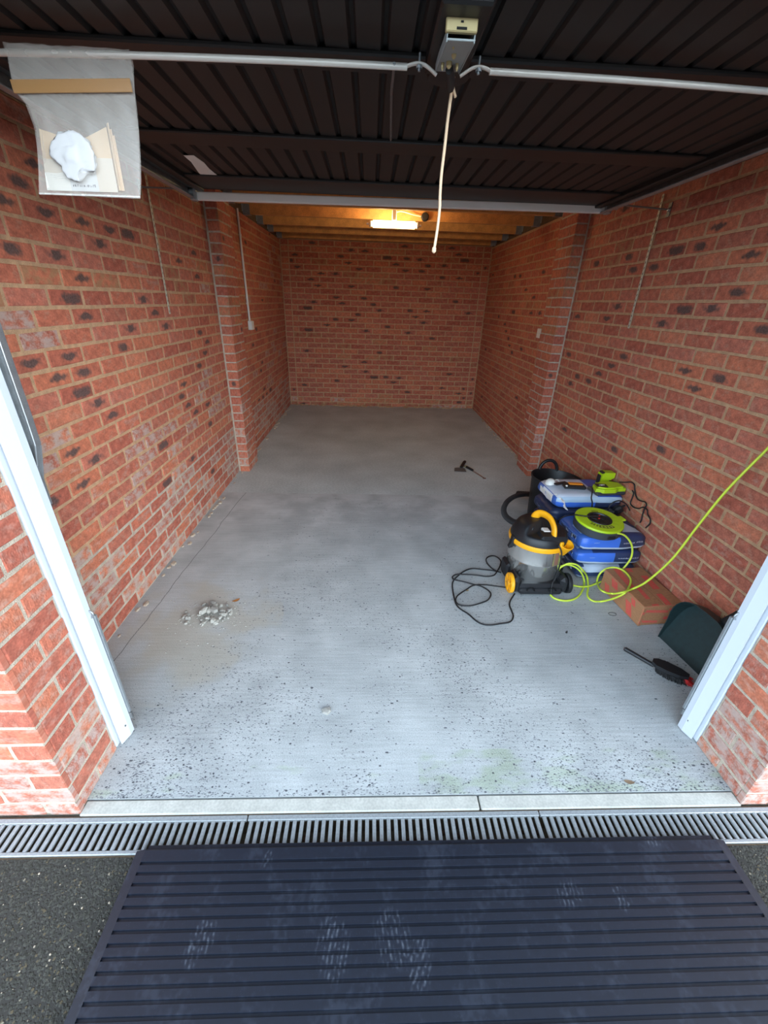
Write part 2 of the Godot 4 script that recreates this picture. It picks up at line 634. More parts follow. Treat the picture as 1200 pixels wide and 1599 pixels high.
func setting() -> void:
	var top := 2.30
	# side and back walls: mortar bedding set back 4 mm behind the brick faces, walls 110 mm thick
	var wl := struct("wall_left", "red brick side wall with pale mortar and white bloom low down", "wall")
	var st := begin()
	boxp(st, P(WL - 0.0025, 0.484, 0.81), P(WL - 0.12, top + 0.25, WB + 0.12))
	part(wl, "mortar", st, M.mortar)
	# the lowest courses are pointed in a paler, limy mortar
	st = begin()
	boxp(st, P(WL - 0.0025, -0.1, 0.81), P(WL - 0.12, 0.484, WB + 0.12))
	part(wl, "pale_mortar", st, M.grey_mortar)
	bricks(wl, "left", Vector3(WL, 0, 0), Vector3(0, 0, -1), Vector3.RIGHT, 1.05, WB - 0.004, 0.0, top, 0.072, [1.8, 1.686], [Vector2(2.31, 1.77), Vector2(2.67, 1.84), Vector2(2.01, 1.54), Vector2(2.67, 1.54), Vector2(2.08, 1.46), Vector2(2.83, 1.45), Vector2(2.53, 1.39), Vector2(2.39, 1.31), Vector2(1.89, 1.32), Vector2(2.01, 1.24), Vector2(3.49, 1.29), Vector2(3.60, 1.23), Vector2(3.49, 1.15), Vector2(3.36, 1.07), Vector2(3.10, 1.00), Vector2(2.02, 1.08), Vector2(3.01, 0.84), Vector2(2.15, 1.01), Vector2(2.93, 0.92), Vector2(3.39, 0.61), Vector2(2.95, 0.46), Vector2(2.56, 0.70), Vector2(2.50, 0.48), Vector2(1.80, 0.94), Vector2(1.81, 0.77), Vector2(1.65, 0.78), Vector2(3.55, 1.69), Vector2(3.35, 1.76), Vector2(3.62, 1.84), Vector2(1.99, 1.99), Vector2(1.97, 1.92), Vector2(1.83, 1.83), Vector2(2.00, 1.82), Vector2(2.25, 1.85), Vector2(2.38, 1.84), Vector2(2.67, 1.85), Vector2(2.34, 1.77), Vector2(2.01, 1.68), Vector2(4.91, 1.07), Vector2(4.86, 0.47), Vector2(5.16, 0.47), Vector2(5.56, 0.47), Vector2(5.19, 0.55)])
	var wr := struct("wall_right", "red brick side wall with scattered dark burnt bricks", "wall")
	st = begin()
	boxp(st, P(WR + 0.0025, -0.1, 0.81), P(WR + 0.12, top + 0.25, WB + 0.12))
	part(wr, "mortar", st, M.mortar)
	bricks(wr, "right", Vector3(WR, 0, 0), Vector3(0, 0, -1), Vector3.LEFT, 1.05, WB - 0.004, 0.0, top, 0.034, [2.2, 2.31], [Vector2(2.41, 1.93), Vector2(2.52, 1.85), Vector2(2.73, 1.85), Vector2(2.85, 1.80), Vector2(3.15, 1.79), Vector2(3.64, 1.85), Vector2(2.23, 1.77), Vector2(2.19, 1.65), Vector2(2.29, 1.56), Vector2(2.45, 1.56), Vector2(2.63, 1.49), Vector2(3.32, 1.48), Vector2(3.11, 1.57), Vector2(1.96, 1.49), Vector2(3.09, 1.19), Vector2(3.00, 1.28), Vector2(2.24, 1.28), Vector2(2.03, 1.27), Vector2(2.20, 1.20), Vector2(3.76, 1.18), Vector2(3.56, 1.03), Vector2(3.19, 1.11), Vector2(2.30, 0.83), Vector2(2.75, 0.67), Vector2(3.56, 0.59), Vector2(2.12, 1.85), Vector2(2.41, 1.93), Vector2(2.53, 1.85), Vector2(4.74, 1.85), Vector2(5.20, 1.71), Vector2(4.88, 1.62), Vector2(4.88, 1.47), Vector2(5.66, 1.84), Vector2(5.48, 1.84), Vector2(5.46, 1.09), Vector2(5.03, 1.10), Vector2(5.67, 1.25), Vector2(4.98, 0.71), Vector2(5.68, 1.53)])
	var wb := struct("wall_back", "red brick end wall with a mortar smear and many burnt bricks", "wall")
	st = begin()
	boxp(st, P(WL, -0.1, WB + 0.0025), P(WR, top + 0.25, WB + 0.12))
	part(wb, "mortar", st, M.mortar)
	# the end wall stands between two toothed columns of half bricks in the corners
	bricks(wb, "back", Vector3(0, 0, -WB), Vector3.RIGHT, Vector3.BACK, WL + 0.125, WR - 0.125, 0.0, top, 0.0566, [0.04, 0.154], [Vector2(-0.84, 2.27), Vector2(-0.32, 2.19), Vector2(-0.05, 2.19), Vector2(-0.41, 2.12), Vector2(0.27, 2.12), Vector2(-0.28, 2.04), Vector2(-1.06, 1.97), Vector2(-0.18, 1.97), Vector2(-0.69, 1.89), Vector2(-0.52, 1.89), Vector2(-0.85, 1.82), Vector2(-0.27, 1.75), Vector2(-0.73, 1.75), Vector2(0.41, 2.04), Vector2(-0.07, 1.60), Vector2(-0.38, 1.53), Vector2(-0.86, 1.51), Vector2(0.06, 1.53), Vector2(-0.95, 1.45), Vector2(0.18, 1.45), Vector2(-0.18, 1.37), Vector2(-0.64, 1.22), Vector2(0.29, 1.22), Vector2(-0.95, 1.14), Vector2(-0.09, 1.14), Vector2(-0.28, 1.30), Vector2(-0.97, 0.84), Vector2(0.15, 0.84), Vector2(-0.09, 0.68), Vector2(-0.51, 0.40), Vector2(0.03, 0.47), Vector2(0.25, 0.47), Vector2(0.27, 2.12), Vector2(0.69, 2.12), Vector2(0.39, 2.04), Vector2(0.76, 2.04), Vector2(0.65, 1.97), Vector2(0.52, 1.98), Vector2(1.00, 1.92), Vector2(1.27, 1.90), Vector2(0.81, 1.75), Vector2(1.55, 1.98), Vector2(1.18, 2.27), Vector2(0.46, 2.27), Vector2(1.22, 2.19), Vector2(1.39, 2.12), Vector2(0.83, 1.45), Vector2(1.50, 1.45), Vector2(0.30, 1.22), Vector2(0.93, 1.07), Vector2(1.29, 1.60), Vector2(0.70, 1.37), Vector2(0.53, 0.47), Vector2(1.15, 0.33), Vector2(1.47, 0.25), Vector2(0.59, 1.15)], 280)
	bricks(wb, "back", Vector3(0, 0, -WB), Vector3.RIGHT, Vector3.BACK, WL + 0.012, WL + 0.112, 0.0, top, 0.0566, [WL, WL], [], 10)
	bricks(wb, "back", Vector3(0, 0, -WB), Vector3.RIGHT, Vector3.BACK, WR - 0.112, WR - 0.012, 0.0, top, 0.0566, [WR, WR], [], 10)
	# piers half way along
	var d0 := 3.93
	var d1 := 4.27
	for s in [-1, 1]:
		var wx: float = WL if s < 0 else WR
		var ix: float = wx - s * 0.106
		var pr := struct("wall_left_pier" if s < 0 else "wall_right_pier", "brick pier standing out from the wall by the %s" % ["white conduit" if s < 0 else "blank socket plate"], "pier")
		st = begin()
		boxp(st, P(wx, -0.05, d0 + 0.004), P(ix + s * 0.004, top, d1 - 0.004))
		part(pr, "mortar", st, M.grey_mortar)
		var nm := "pier_left" if s < 0 else "pier_right"
		bricks(pr, nm, Vector3(ix, 0, 0), Vector3(0, 0, -1), Vector3(-s, 0, 0), d0, d1, 0.0, top, 0.06, [d0 - 0.005, d0 + 0.107], [])
		bricks(pr, nm, Vector3(0, 0, -d0), Vector3.RIGHT, Vector3.BACK, minf(wx, ix) + (0.004 if s > 0 else 0.014), maxf(wx, ix) - (0.014 if s > 0 else 0.004), 0.0, top, 0.06, [minf(wx, ix) - 0.06, minf(wx, ix) - 0.06], [])
	# front walls on both sides of the opening, one brick thick, and the lintel over it
	for s in [-1, 1]:
		var ex: float = -0.95 if s < 0 else 1.345
		var far: float = -3.4 if s < 0 else 3.8
		var w := struct("wall_front_left" if s < 0 else "wall_front_right", "brick front wall and reveal on the %s of the doorway" % ["side of the rubble heap" if s < 0 else "side of the dustpan"], "wall")
		st = begin()
		boxp(st, P(far, -0.2, 0.814), P(ex + s * 0.004, 2.75, 1.035))
		part(w, "mortar", st, M.grey_mortar)
		bricks(w, "front", Vector3(0, 0, -0.81), Vector3.RIGHT, Vector3.BACK, minf(ex, ex + s * 1.0), maxf(ex, ex + s * 1.0), -0.01, 2.7, 0.054, [ex - s * 0.0062, ex - s * 0.0062 + 0.1125], [])
		bricks(w, "front", Vector3(ex, 0, 0), Vector3(0, 0, -1), Vector3(-s, 0, 0), 0.832, 1.035, 0.0, 2.2, 0.054, [0.81, 0.93], [])
	var li := struct("wall_front_lintel", "brick front wall above the doorway", "wall")
	st = begin()
	boxp(st, P(-0.95, 2.2, 0.81), P(1.345, 2.75, 1.035))
	part(li, "lintel", st, M.mortar)
	# roof: deck on joists in hangers, wall plates
	var ce := struct("ceiling", "timber joists in metal hangers under a boarded roof", "ceiling")
	st = begin()
	boxp(st, P(WL - 0.12, 2.62, 0.81), P(WR + 0.12, 2.72, WB + 0.12))
	part(ce, "roof_slab", st, M.plate)
	for i in 30:
		var a := 0.95 + i * 0.2
		st = begin()
		boxp(st, P(WL, 2.50, a + 0.002), P(WR, 2.52, a + 0.198), 0.003)
		part(ce, "deck_board", st, M.deck)
	for d in [1.62, 2.2, 2.78, 3.36, 3.94, 4.52, 5.09, 5.67, 6.23, 6.78]:
		st = begin()
		boxp(st, P(WL + 0.02, top + 0.0, d), P(WR - 0.02, 2.50, d + 0.047), 0.004)
		part(ce, "joist", st, M.timber)
		for s in [-1, 1]:
			var x: float = WL + 0.004 if s < 0 else WR - 0.004
			st = begin()
			boxp(st, P(x, top - 0.004, d - 0.003), P(x - s * 0.075, top - 0.001, d + 0.05))
			for e in [d - 0.003, d + 0.049]:
				boxp(st, P(x, top - 0.004, e), P(x - s * 0.07, top + 0.11, e + 0.0022))
			boxp(st, P(x, top + 0.02, d - 0.04), P(x - s * 0.002, top + 0.13, d + 0.09))
			part(ce, "joist_hanger", st, M.galv)
	for s in [-1, 1]:
		var x: float = WL if s < 0 else WR
		st = begin()
		boxp(st, P(x - s * 0.001, top, 1.05), P(x + s * 0.09, 2.5, WB))
		part(ce, "wall_plate", st, M.plate)
	# white steel door frame posts, with the galvanised spring guides behind them
	for s in [-1, 1]:
		var ex: float = -0.968 if s < 0 else 1.363
		var fr := struct("trim_1" if s < 0 else "trim_2", "white steel door post on the %s side" % ["rubble heap" if s < 0 else "dustpan"], "door post")
		var prof := PackedVector2Array([Vector2(0, 1.037), Vector2(0.017, 1.037), Vector2(0.019, 1.041), Vector2(0.019, 1.062), Vector2(0.024, 1.064), Vector2(0.029, 1.050), Vector2(0.033, 1.050), Vector2(0.046, 1.090), Vector2(0.047, 1.112), Vector2(0.043, 1.112), Vector2(0.043, 1.097), Vector2(0.0, 1.09)])
		var pp := PackedVector2Array()
		for p in prof:
			pp.append(Vector2(ex - s * p.x, p.y))
		st = begin()
		# local x -> x, local y -> depth, local z -> up
		extrude(st, pp, 2.16, Transform3D(Basis(Vector3.RIGHT, Vector3(0, 0, -1), Vector3.UP), Vector3(0, 0.006, 0)))
		part(fr, "post", st, M.white_paint)
		st = begin()
		boxp(st, P(ex - s * 0.012, 0.10, 1.114), P(ex - s * 0.052, 0.585, 1.128), 0.003)
		part(fr, "spring_guide", st, M.galv)
		st = begin()
		var hk := []
		for i in 13:
			var a := TAU * i / 12.0
			hk.append(P(ex - s * (0.046 + 0.011 * cos(a)), 0.60 + 0.014 * sin(a), 1.106))
		tube(st, hk, 0.0032, 6)
		tube(st, [P(ex - s * 0.035, 0.612, 1.125), P(ex - s * 0.046, 0.614, 1.106)], 0.0032, 6)
		part(fr, "spring_hook", st, M.galv)
		st = begin()
		lathe(st, [Vector2(0.005, 0), Vector2(0.005, 0.004), Vector2(0, 0.005)], 10, Transform3D(Basis(Vector3(-s, 0, 0), PI / 2) * Basis.IDENTITY, P(ex - s * 0.0415, 0.07, 1.083)))
		box(st, P(ex - s * 0.05, 0.085, 1.118), Vector3(0.012, 0.03, 0.012), 0.002)
		part(fr, "fixing_screw", st, M.galv_dull)
	var hd := struct("trim_3", "white steel head of the door frame", "door frame")
	st = begin()
	boxp(st, P(-0.968, 2.165, 1.037), P(1.363, 2.2, 1.1), 0.004)
	part(hd, "head", st, M.white_paint)


func floors() -> void:
	var fl := struct("floor", "bare concrete garage floor, speckled with aggregate by the doorway", "floor")
	# rough brushed slab in front
	var z0 := 0.855
	var z1 := 3.42
	var w := 1536
	var h := 1300
	var sx := (WR - WL) / w
	var sz := (z1 - z0) / h
	var base := noise(5, 0.006, 4).get_image(w, h)
	base.convert(Image.FORMAT_L8)
	var fine := noise(6, 0.35, 2).get_image(w, h)
	fine.convert(Image.FORMAT_L8)
	var br := noise(7, 0.12, 3).get_image(w / 16, h)
	br.convert(Image.FORMAT_L8)
	br.resize(w, h, Image.INTERPOLATE_BILINEAR)
	var db := base.get_data()
	var df := fine.get_data()
	var ds := br.get_data()
	var col := PackedByteArray()
	col.resize(w * h * 3)
	var hei := PackedByteArray()
	hei.resize(w * h)
	var patch := noise(8, 0.55, 3)
	var stain2 := noise(9, 3.0, 4)
	var i := 0
	for y in h:
		# row 0 of the picture lies farthest in
		var d := z1 - (y + 0.5) * sz
		var algae := 0.0
		if d < 1.02:
			algae = 1.0
		var dusty := d > 1.2 and d < 2.25
		var feather := (d - 3.1) / 0.6
		for x in w:
			var v := 174.0 + (db[i] - 128) * 0.10 + (df[i] - 128) * 0.16 + (ds[i] - 128) * 0.055
			if feather > -0.5:
				# levelling compound feathers out over the slab in ragged tongues
				v += 8.0 * smoothstep(-0.25, 0.45, feather + (db[i] - 128) * 0.006)
			var r := v
			var g := v + 4.0
			var b := v + 5.0
			if algae > 0.0 and (x & 1) == 0:
				var px := WL + x * sx
				var a := smoothstep(0.08, 0.5, stain2.get_noise_2d(px * 1.1, d * 3.0) + (0.30 if px > 0.2 else -0.1) - absf(d - 0.90) * 3.2)
				if a > 0.0:
					r -= 22 * a
					g -= 12 * a
					b -= 40 * a
			if dusty and x < 560:
				# tan mortar dust swept about the rubble heap
				var px := WL + x * sx
				var e := Vector2((px + 0.88) / 0.36, (d - 1.72) / 0.42).length()
				if e < 1.2:
					var a := smoothstep(1.2, 0.3, e + (df[i] - 128) * 0.002 + (db[i] - 128) * 0.006) * 0.55
					r = lerpf(r, 186.0 + (df[i] - 128) * 0.05, a)
					g = lerpf(g, 178.0 + (df[i] - 128) * 0.05, a)
					b = lerpf(b, 162.0 + (df[i] - 128) * 0.05, a)
			col[i * 3] = clampi(int(r), 0, 255)
			col[i * 3 + 1] = clampi(int(g), 0, 255)
			col[i * 3 + 2] = clampi(int(b), 0, 255)
			hei[i] = clampi(150 + int((df[i] - 128) * 0.25 + (ds[i] - 128) * 0.22), 0, 255)
			i += 1
	# dark aggregate showing through, thick near the doorway, thin under the dust on the left
	for k in 38000:
		var px := rng.randf_range(WL, WR)
		var d := z0 + (z1 - z0) * pow(rng.randf(), 1.6)
		var keep := 1.0 - smoothstep(1.2, 3.3, d) * 0.75
		if px < -0.55:
			keep *= 1.0 - smoothstep(-0.45, -0.95, px) * smoothstep(1.2, 1.5, d)
		keep *= clampf(0.5 + patch.get_noise_2d(px * 2.0, d * 2.0) * 1.3, 0.06, 1.0)
		if rng.randf() > keep:
			continue
		var r := rng.randf_range(0.0007, 0.0020) * (1.5 if rng.randf() < 0.10 else 1.0)
		var stretch := rng.randf_range(1.0, 2.2)
		var tone := rng.randi_range(62, 128)
		var cx := int((px - WL) / sx)
		var cy := int((z1 - d) / sz)
		var rx := ceili(r * stretch / sx)
		var ry := ceili(r / sz)
		for yy in range(maxi(cy - ry, 0), mini(cy + ry + 1, h)):
			for xx in range(maxi(cx - rx, 0), mini(cx + rx + 1, w)):
				var ex := (xx - cx) * sx / (r * stretch)
				var ey := (yy - cy) * sz / r
				if ex * ex + ey * ey < 1.0:
					var at := yy * w + xx
					col[at * 3] = tone
					col[at * 3 + 1] = tone + 2
					col[at * 3 + 2] = tone + 8
					hei[at] = 60
	# a thin crack runs along beside the left wall
	var cx0 := -1.187
	for y in h:
		var d := z1 - (y + 0.5) * sz
		if d > 1.42:
			cx0 = -1.187 + (d - 1.5) * 0.052 + patch.get_noise_1d(d * 6.0) * 0.012
			var at := (y * w + int((cx0 - WL) / sx)) * 3
			for o in 2:
				for ch in 3:
					col[at + o * 3 + ch] = 112
	var m := picture(Image.create_from_data(w, h, false, Image.FORMAT_RGB8, col), 0.92)
	m.heightmap_enabled = true
	m.heightmap_texture = tex(Image.create_from_data(w, h, false, Image.FORMAT_L8, hei))
	m.heightmap_scale = 0.22
	m.texture_repeat = false
	var st := begin()
	slab(st, WL - 0.01, WR + 0.01, z0, z1, 0.0, 0.1)
	part(fl, "brushed_slab", st, m)
	# smoother levelled floor farther in, a little thicker by its ragged front edge
	st = begin()
	slab(st, WL - 0.01, WR + 0.01, z1, WB + 0.02, 0.0, 0.1)
	part(fl, "levelled_screed", st, smooth_floor())
	# mortar droppings along the foot of the walls
	for s in [-1, 1]:
		st = begin()
		for k in 60:
			var d := rng.randf_range(1.6 if s < 0 else 2.9, 6.9)
			var x: float = (WL if s < 0 else WR) - s * rng.randf_range(0.004, 0.05)
			if d > 3.9 and d < 4.3:
				continue
			var r := rng.randf_range(0.006, 0.022)
			lump(st, P(x, 0.0, d), Vector3(r, r * 0.45, r * 1.6), k)
		var o := part(fl, "mortar_crumbs", st, M.grey_mortar)
		o.set_meta("kind", "stuff")
	st = begin()
	for k in 70:
		var x := rng.randf_range(WL + 0.1, WR - 0.1)
		var r := rng.randf_range(0.008, 0.03)
		lump(st, P(x, 0.0, WB - rng.randf_range(0.0, 0.05)), Vector3(r * 1.5, r * 0.6, r), 200 + k)
	part(fl, "mortar_crumbs", st, M.mortar).set_meta("kind", "stuff")
	# edging at the doorway
	for e in [[-0.952, 0.403], [0.409, 1.346]]:
		st = begin()
		boxp(st, P(e[0], -0.12, 0.803), P(e[1], -0.001, 0.851), 0.004)
		part(fl, "edging_strip", st, M.edging)


func slab(st: SurfaceTool, x0: float, x1: float, d0: float, d1: float, y: float, t: float) -> void:
	st.set_smooth_group(-1)
	quad(st, P(x0, y, d0), P(x1, y, d0), P(x1, y, d1), P(x0, y, d1), Vector3.UP, Vector2(0, 1), Vector2(1, 1), Vector2(1, 0), Vector2(0, 0))
	quad(st, P(x0, y - t, d0), P(x1, y - t, d0), P(x1, y - t, d1), P(x0, y - t, d1), Vector3.DOWN)
	quad(st, P(x0, y - t, d0), P(x1, y - t, d0), P(x1, y, d0), P(x0, y, d0), Vector3.BACK)
	quad(st, P(x0, y - t, d1), P(x1, y - t, d1), P(x1, y, d1), P(x0, y, d1), Vector3.FORWARD)
	quad(st, P(x0, y - t, d0), P(x0, y - t, d1), P(x0, y, d1), P(x0, y, d0), Vector3.LEFT)
	quad(st, P(x1, y - t, d0), P(x1, y - t, d1), P(x1, y, d1), P(x1, y, d0), Vector3.RIGHT)


func smooth_floor() -> StandardMaterial3D:
	var w := 640
	var h := 760
	var base := noise(15, 0.008, 4).get_image(w, h)
	base.convert(Image.FORMAT_L8)
	var fine := noise(16, 0.2, 2).get_image(w, h)
	fine.convert(Image.FORMAT_L8)
	var db := base.get_data()
	var df := fine.get_data()
	var col := PackedByteArray()
	col.resize(w * h * 3)
	for i in w * h:
		var v := 184.0 + (db[i] - 128) * 0.10 + (df[i] - 128) * 0.10
		col[i * 3] = int(v)
		col[i * 3 + 1] = int(v + 8)
		col[i * 3 + 2] = int(v + 8)
	var m := picture(Image.create_from_data(w, h, false, Image.FORMAT_RGB8, col), 0.85)
	m.texture_repeat = false
	return m


func lump(st: SurfaceTool, at: Vector3, s: Vector3, seed_: int) -> void:
	# a small angular chip
	var k := RandomNumberGenerator.new()
	k.seed = 900 + seed_
	var ring := []
	var n := 6
	var turn := k.randf() * TAU
	for i in n:
		var a := turn + TAU * i / n
		var f := k.randf_range(0.7, 1.1)
		ring.append(at + Vector3(cos(a) * s.x * f, k.randf_range(0.15, 0.6) * s.y, sin(a) * s.z * f))
	var lid := []
	var mid := at + Vector3(k.randf_range(-0.2, 0.2) * s.x, s.y * 1.1, k.randf_range(-0.2, 0.2) * s.z)
	for i in n:
		var e: Vector3 = ring[i]
		lid.append(Vector3(lerpf(mid.x, e.x, k.randf_range(0.6, 0.85)), at.y + s.y * k.randf_range(0.8, 1.15), lerpf(mid.z, e.z, k.randf_range(0.6, 0.85))))
	st.set_smooth_group(-1)
	for i in n:
		var j := (i + 1) % n
		var a: Vector3 = ring[i]
		var b: Vector3 = ring[j]
		tri(st, mid, lid[i], lid[j], Vector3.UP)
		quad(st, lid[i], lid[j], b, a, (a + b) / 2.0 - at + Vector3.UP * 0.01)
		var a2 := Vector3(a.x, at.y, a.z)
		var b2 := Vector3(b.x, at.y, b.z)
		quad(st, a, b, b2, a2, (a + b) / 2.0 - at)
		tri(st, at, a2, b2, Vector3.DOWN)


func door() -> void:
	var dr := struct("door_1", "black ribbed up-and-over garage door, raised flat under the ceiling", "garage door")
	var x0 := -1.02
	var x1 := 1.40
	var d0 := 0.98
	var d1 := 3.10
	var st := begin()
	boxp(st, P(x0, 2.146, d0), P(x1, 2.152, d1))
	part(dr, "skin", st, M.black_gap)
	# pressed ribs
	var n := 30
	var pitch := (x1 - x0) / n
	for i in n:
		var a := x0 + pitch * i
		st = begin()
		var pr := PackedVector2Array([Vector2(a + 0.004, 2.147), Vector2(a + 0.010, 2.137), Vector2(a + pitch - 0.012, 2.135), Vector2(a + pitch - 0.004, 2.147)])
		extrude(st, pr, d1 - d0, Transform3D(Basis(Vector3.RIGHT, Vector3.UP, Vector3(0, 0, 1)), P(0, 0, d1)))
		part(dr, "rib", st, M.black_steel)
	# cross rails
	for r in [[1.49, 1.585], [2.14, 2.29], [2.80, 3.105]]:
		st = begin()
		boxp(st, P(x0, 2.125, r[0]), P(x1, 2.139, r[1]), 0.004)
		part(dr, "cross_rail", st, M.black_rail)
	# side rails of the door leaf
	for x in [x0, x1]:
		st = begin()
		boxp(st, P(x - 0.022, 2.112, d0), P(x + 0.022, 2.15, d1), 0.004)
		part(dr, "side_rail", st, M.black_rail)
	# pale bar across the inner end with its rollers
	st = begin()
	var bl := P(-1.062, 2.092, 3.12)
	var brr := P(1.462, 2.112, 3.12)
	bar(st, bl, brr, 0.03, 0.042, 0.004)
	part(dr, "end_bar", st, M.grey_white)
	for e in [[-1.064, 2.094, -1], [1.464, 2.114, 1]]:
		st = begin()
		box(st, P(e[0], e[1], 3.10), Vector3(0.035, 0.06, 0.05), 0.006)
		lathe(st, [Vector2(0, -0.03), Vector2(0.02, -0.03), Vector2(0.02, -0.008), Vector2(0.014, -0.006), Vector2(0.014, 0.01), Vector2(0, 0.01)], 14, Transform3D(Basis(Vector3(0, 0, 1), PI / 2), P(e[0] + e[2] * 0.02, e[1] + 0.01, 3.08)))
		box(st, P(e[0] - e[2] * 0.03, e[1] + 0.028, 3.09), Vector3(0.05, 0.012, 0.03), 0.003)
		part(dr, "roller_bracket", st, M.galv)
	# latch case in the middle, its plate and the two bowed locking rods
	st = begin()
	boxp(st, P(0.135, 2.098, 1.20), P(0.245, 2.14, 1.50), 0.005)
	part(dr, "latch_rail", st, M.black_rail)
	st = begin()
	var tilt := Basis(Vector3.RIGHT, 0.10)
	box(st, P(0.188, 2.078, 1.35), Vector3(0.064, 0.004, 0.19), 0.001, tilt)
	box(st, P(0.158, 2.084, 1.35), Vector3(0.003, 0.022, 0.19), 0.001, tilt)
	box(st, P(0.218, 2.084, 1.35), Vector3(0.003, 0.022, 0.19), 0.001, tilt)
	var plate := part(dr, "latch_plate", st, mat(rgb(152, 160, 160), 0.5, 0.2))
	st = begin()
	box(st, P(0.187, 2.094, 1.253), Vector3(0.068, 0.034, 0.012), 0.002)
	var lip := part(plate, "latch_end", st, M.brass)
	lip.name = "latch_end"
	st = begin()
	box(st, P(0.187, 2.092, 1.2465), Vector3(0.006, 0.003, 0.002))
	box(st, P(0.187, 2.082, 1.2465), Vector3(0.022, 0.004, 0.002))
	part(plate, "slot", st, M.black_gap)
	st = begin()
	for b in [[0.186, 1.33, 0.006], [0.182, 1.375, 0.007], [0.203, 1.385, 0.004], [0.168, 1.385, 0.004], [0.178, 1.29, 0.003]]:
		lathe(st, [Vector2(b[2], 0.008), Vector2(b[2] * 0.9, -0.004), Vector2(b[2] * 0.4, -0.008), Vector2(0, -0.009)].map(func(v): return v), 10, Transform3D(Basis(), P(b[0], 2.074, b[1])))
	part(plate, "rivet", st, M.brass)
	st = begin()
	tube(st, [P(0.186, 2.07, 1.39), P(0.196, 2.066, 1.42), P(0.203, 2.064, 1.47)], 0.010, 8)
	part(dr, "latch_lever", st, M.black_rubber)
	for s in [-1, 1]:
		st = begin()
		var pts := [P(0.19 + s * 0.03, 2.075, 1.435), P(0.19 + s * 0.06, 2.09, 1.43), P(0.19 + s * 0.085, 2.093, 1.432), P(0.19 + s * 0.115, 2.087, 1.438)]
		tube(st, curve(pts, 4), 0.0065, 8, -1.0, 0.5)
		var ext: float = -1.0 if s < 0 else 1.36
		var rod := [P(0.19 + s * 0.105, 2.088, 1.437)]
		for i in 7:
			var f := (i + 1) / 7.0
			rod.append(P(lerpf(0.19 + s * 0.105, ext, f), 2.088 - 0.006 * f * f, 1.437 + 0.03 * f * f))
		tube(st, rod, 0.0072, 10)
		part(dr, "locking_rod", st, M.rod)
		st = begin()
		tube(st, [P(0.19 + s * 0.075, 2.112, 1.43), P(0.19 + s * 0.075, 2.078, 1.43)], 0.0035, 6)
		lathe(st, [Vector2(0.008, 0), Vector2(0.008, 0.006), Vector2(0, 0.006)], 6, Transform3D(Basis(), P(0.19 + s * 0.075, 2.083, 1.43)))
		part(dr, "rod_bolt", st, M.galv)
	st = begin()
	lathe(st, [Vector2(0, 2.105), Vector2(0.055, 2.108), Vector2(0.06, 2.116), Vector2(0.0, 2.118)], 24, Transform3D(Basis(), P(0.205, 0, 1.54)))
	part(dr, "handle_boss", st, M.black_rail)
	st = begin()
	tube(st, curve([P(0.214, 2.097, 1.500), P(0.212, 2.078, 1.500), P(0.209, 2.046, 1.500), P(0.206, 2.006, 1.500), P(0.203, 1.944, 1.500), P(0.200, 1.894, 1.500), P(0.200, 1.850, 1.500), P(0.202, 1.811, 1.500), P(0.200, 1.764, 1.500), P(0.196, 1.723, 1.500), P(0.194, 1.706, 1.500)], 4), 0.0042, 8)
	tube(st, [P(0.214, 2.075, 1.497), P(0.222, 2.055, 1.495)], 0.0035, 6)
	box(st, P(0.194, 1.706, 1.5), Vector3(0.012, 0.018, 0.012), 0.004)
	part(dr, "pull_cord", st, M.cord_orange)
	st = begin()
	tube(st, [P(0.052, 2.09, 1.43), P(0.053, 2.10, 1.62), P(0.07, 2.112, 2.06)], 0.004, 6)
	part(dr, "release_wire", st, M.galv_dull)
	# torn paper left stuck to the leaf
	st = begin()
	var paper := PackedVector2Array([Vector2(-0.871, 2.476), Vector2(-0.822, 2.469), Vector2(-0.814, 2.580), Vector2(-0.825, 2.683), Vector2(-0.826, 2.761), Vector2(-0.817, 2.933), Vector2(-0.870, 2.952), Vector2(-0.876, 2.845), Vector2(-0.880, 2.803), Vector2(-0.915, 2.878), Vector2(-0.910, 2.775), Vector2(-0.874, 2.575)])
	extrude(st, paper, 0.0015, Transform3D(Basis(Vector3.RIGHT, Vector3(0, 0, -1), Vector3.UP), Vector3(0, 2.1325, 0)))
	part(dr, "torn_label", st, M.paper)
	# lifting arms, pivoted half way up the posts
	for s in [-1, 1]:
		var ax: float = -0.935 if s < 0 else 1.33
		var pts := [P(ax, 2.11, 1.17), P(ax, 1.25, 1.155), P(ax, 1.175, 1.152), P(ax + s * 0.012, 1.12, 1.15), P(ax + s * 0.026, 1.07, 1.15), P(ax + s * 0.028, 0.99, 1.15)]
		for k in [[0.0, 0.030, 0.006, "lifting_arm"], [-0.012, 0.006, 0.022, "arm_flange"], [0.012, 0.006, 0.022, "arm_flange"]]:
			st = begin()
			for i in pts.size() - 1:
				var off := Vector3(k[0], 0, 0.010 if k[3] == "arm_flange" else 0.0)
				bar(st, pts[i] + off, pts[i + 1] + off + (pts[i + 1] - pts[i]).normalized() * 0.002, k[1], k[2], 0.0015, Vector3.BACK)
			part(dr, k[3], st, M.galv)
		st = begin()
		box(st, P(ax + s * 0.022, 1.20, 1.125), Vector3(0.03, 0.07, 0.02), 0.003)
		lathe(st, [Vector2(0.009, -0.012), Vector2(0.009, 0.012), Vector2(0, 0.012)], 10, Transform3D(Basis(Vector3.RIGHT, PI / 2), P(ax + s * 0.018, 1.21, 1.11)))
		part(dr, "arm_pivot", st, M.galv)
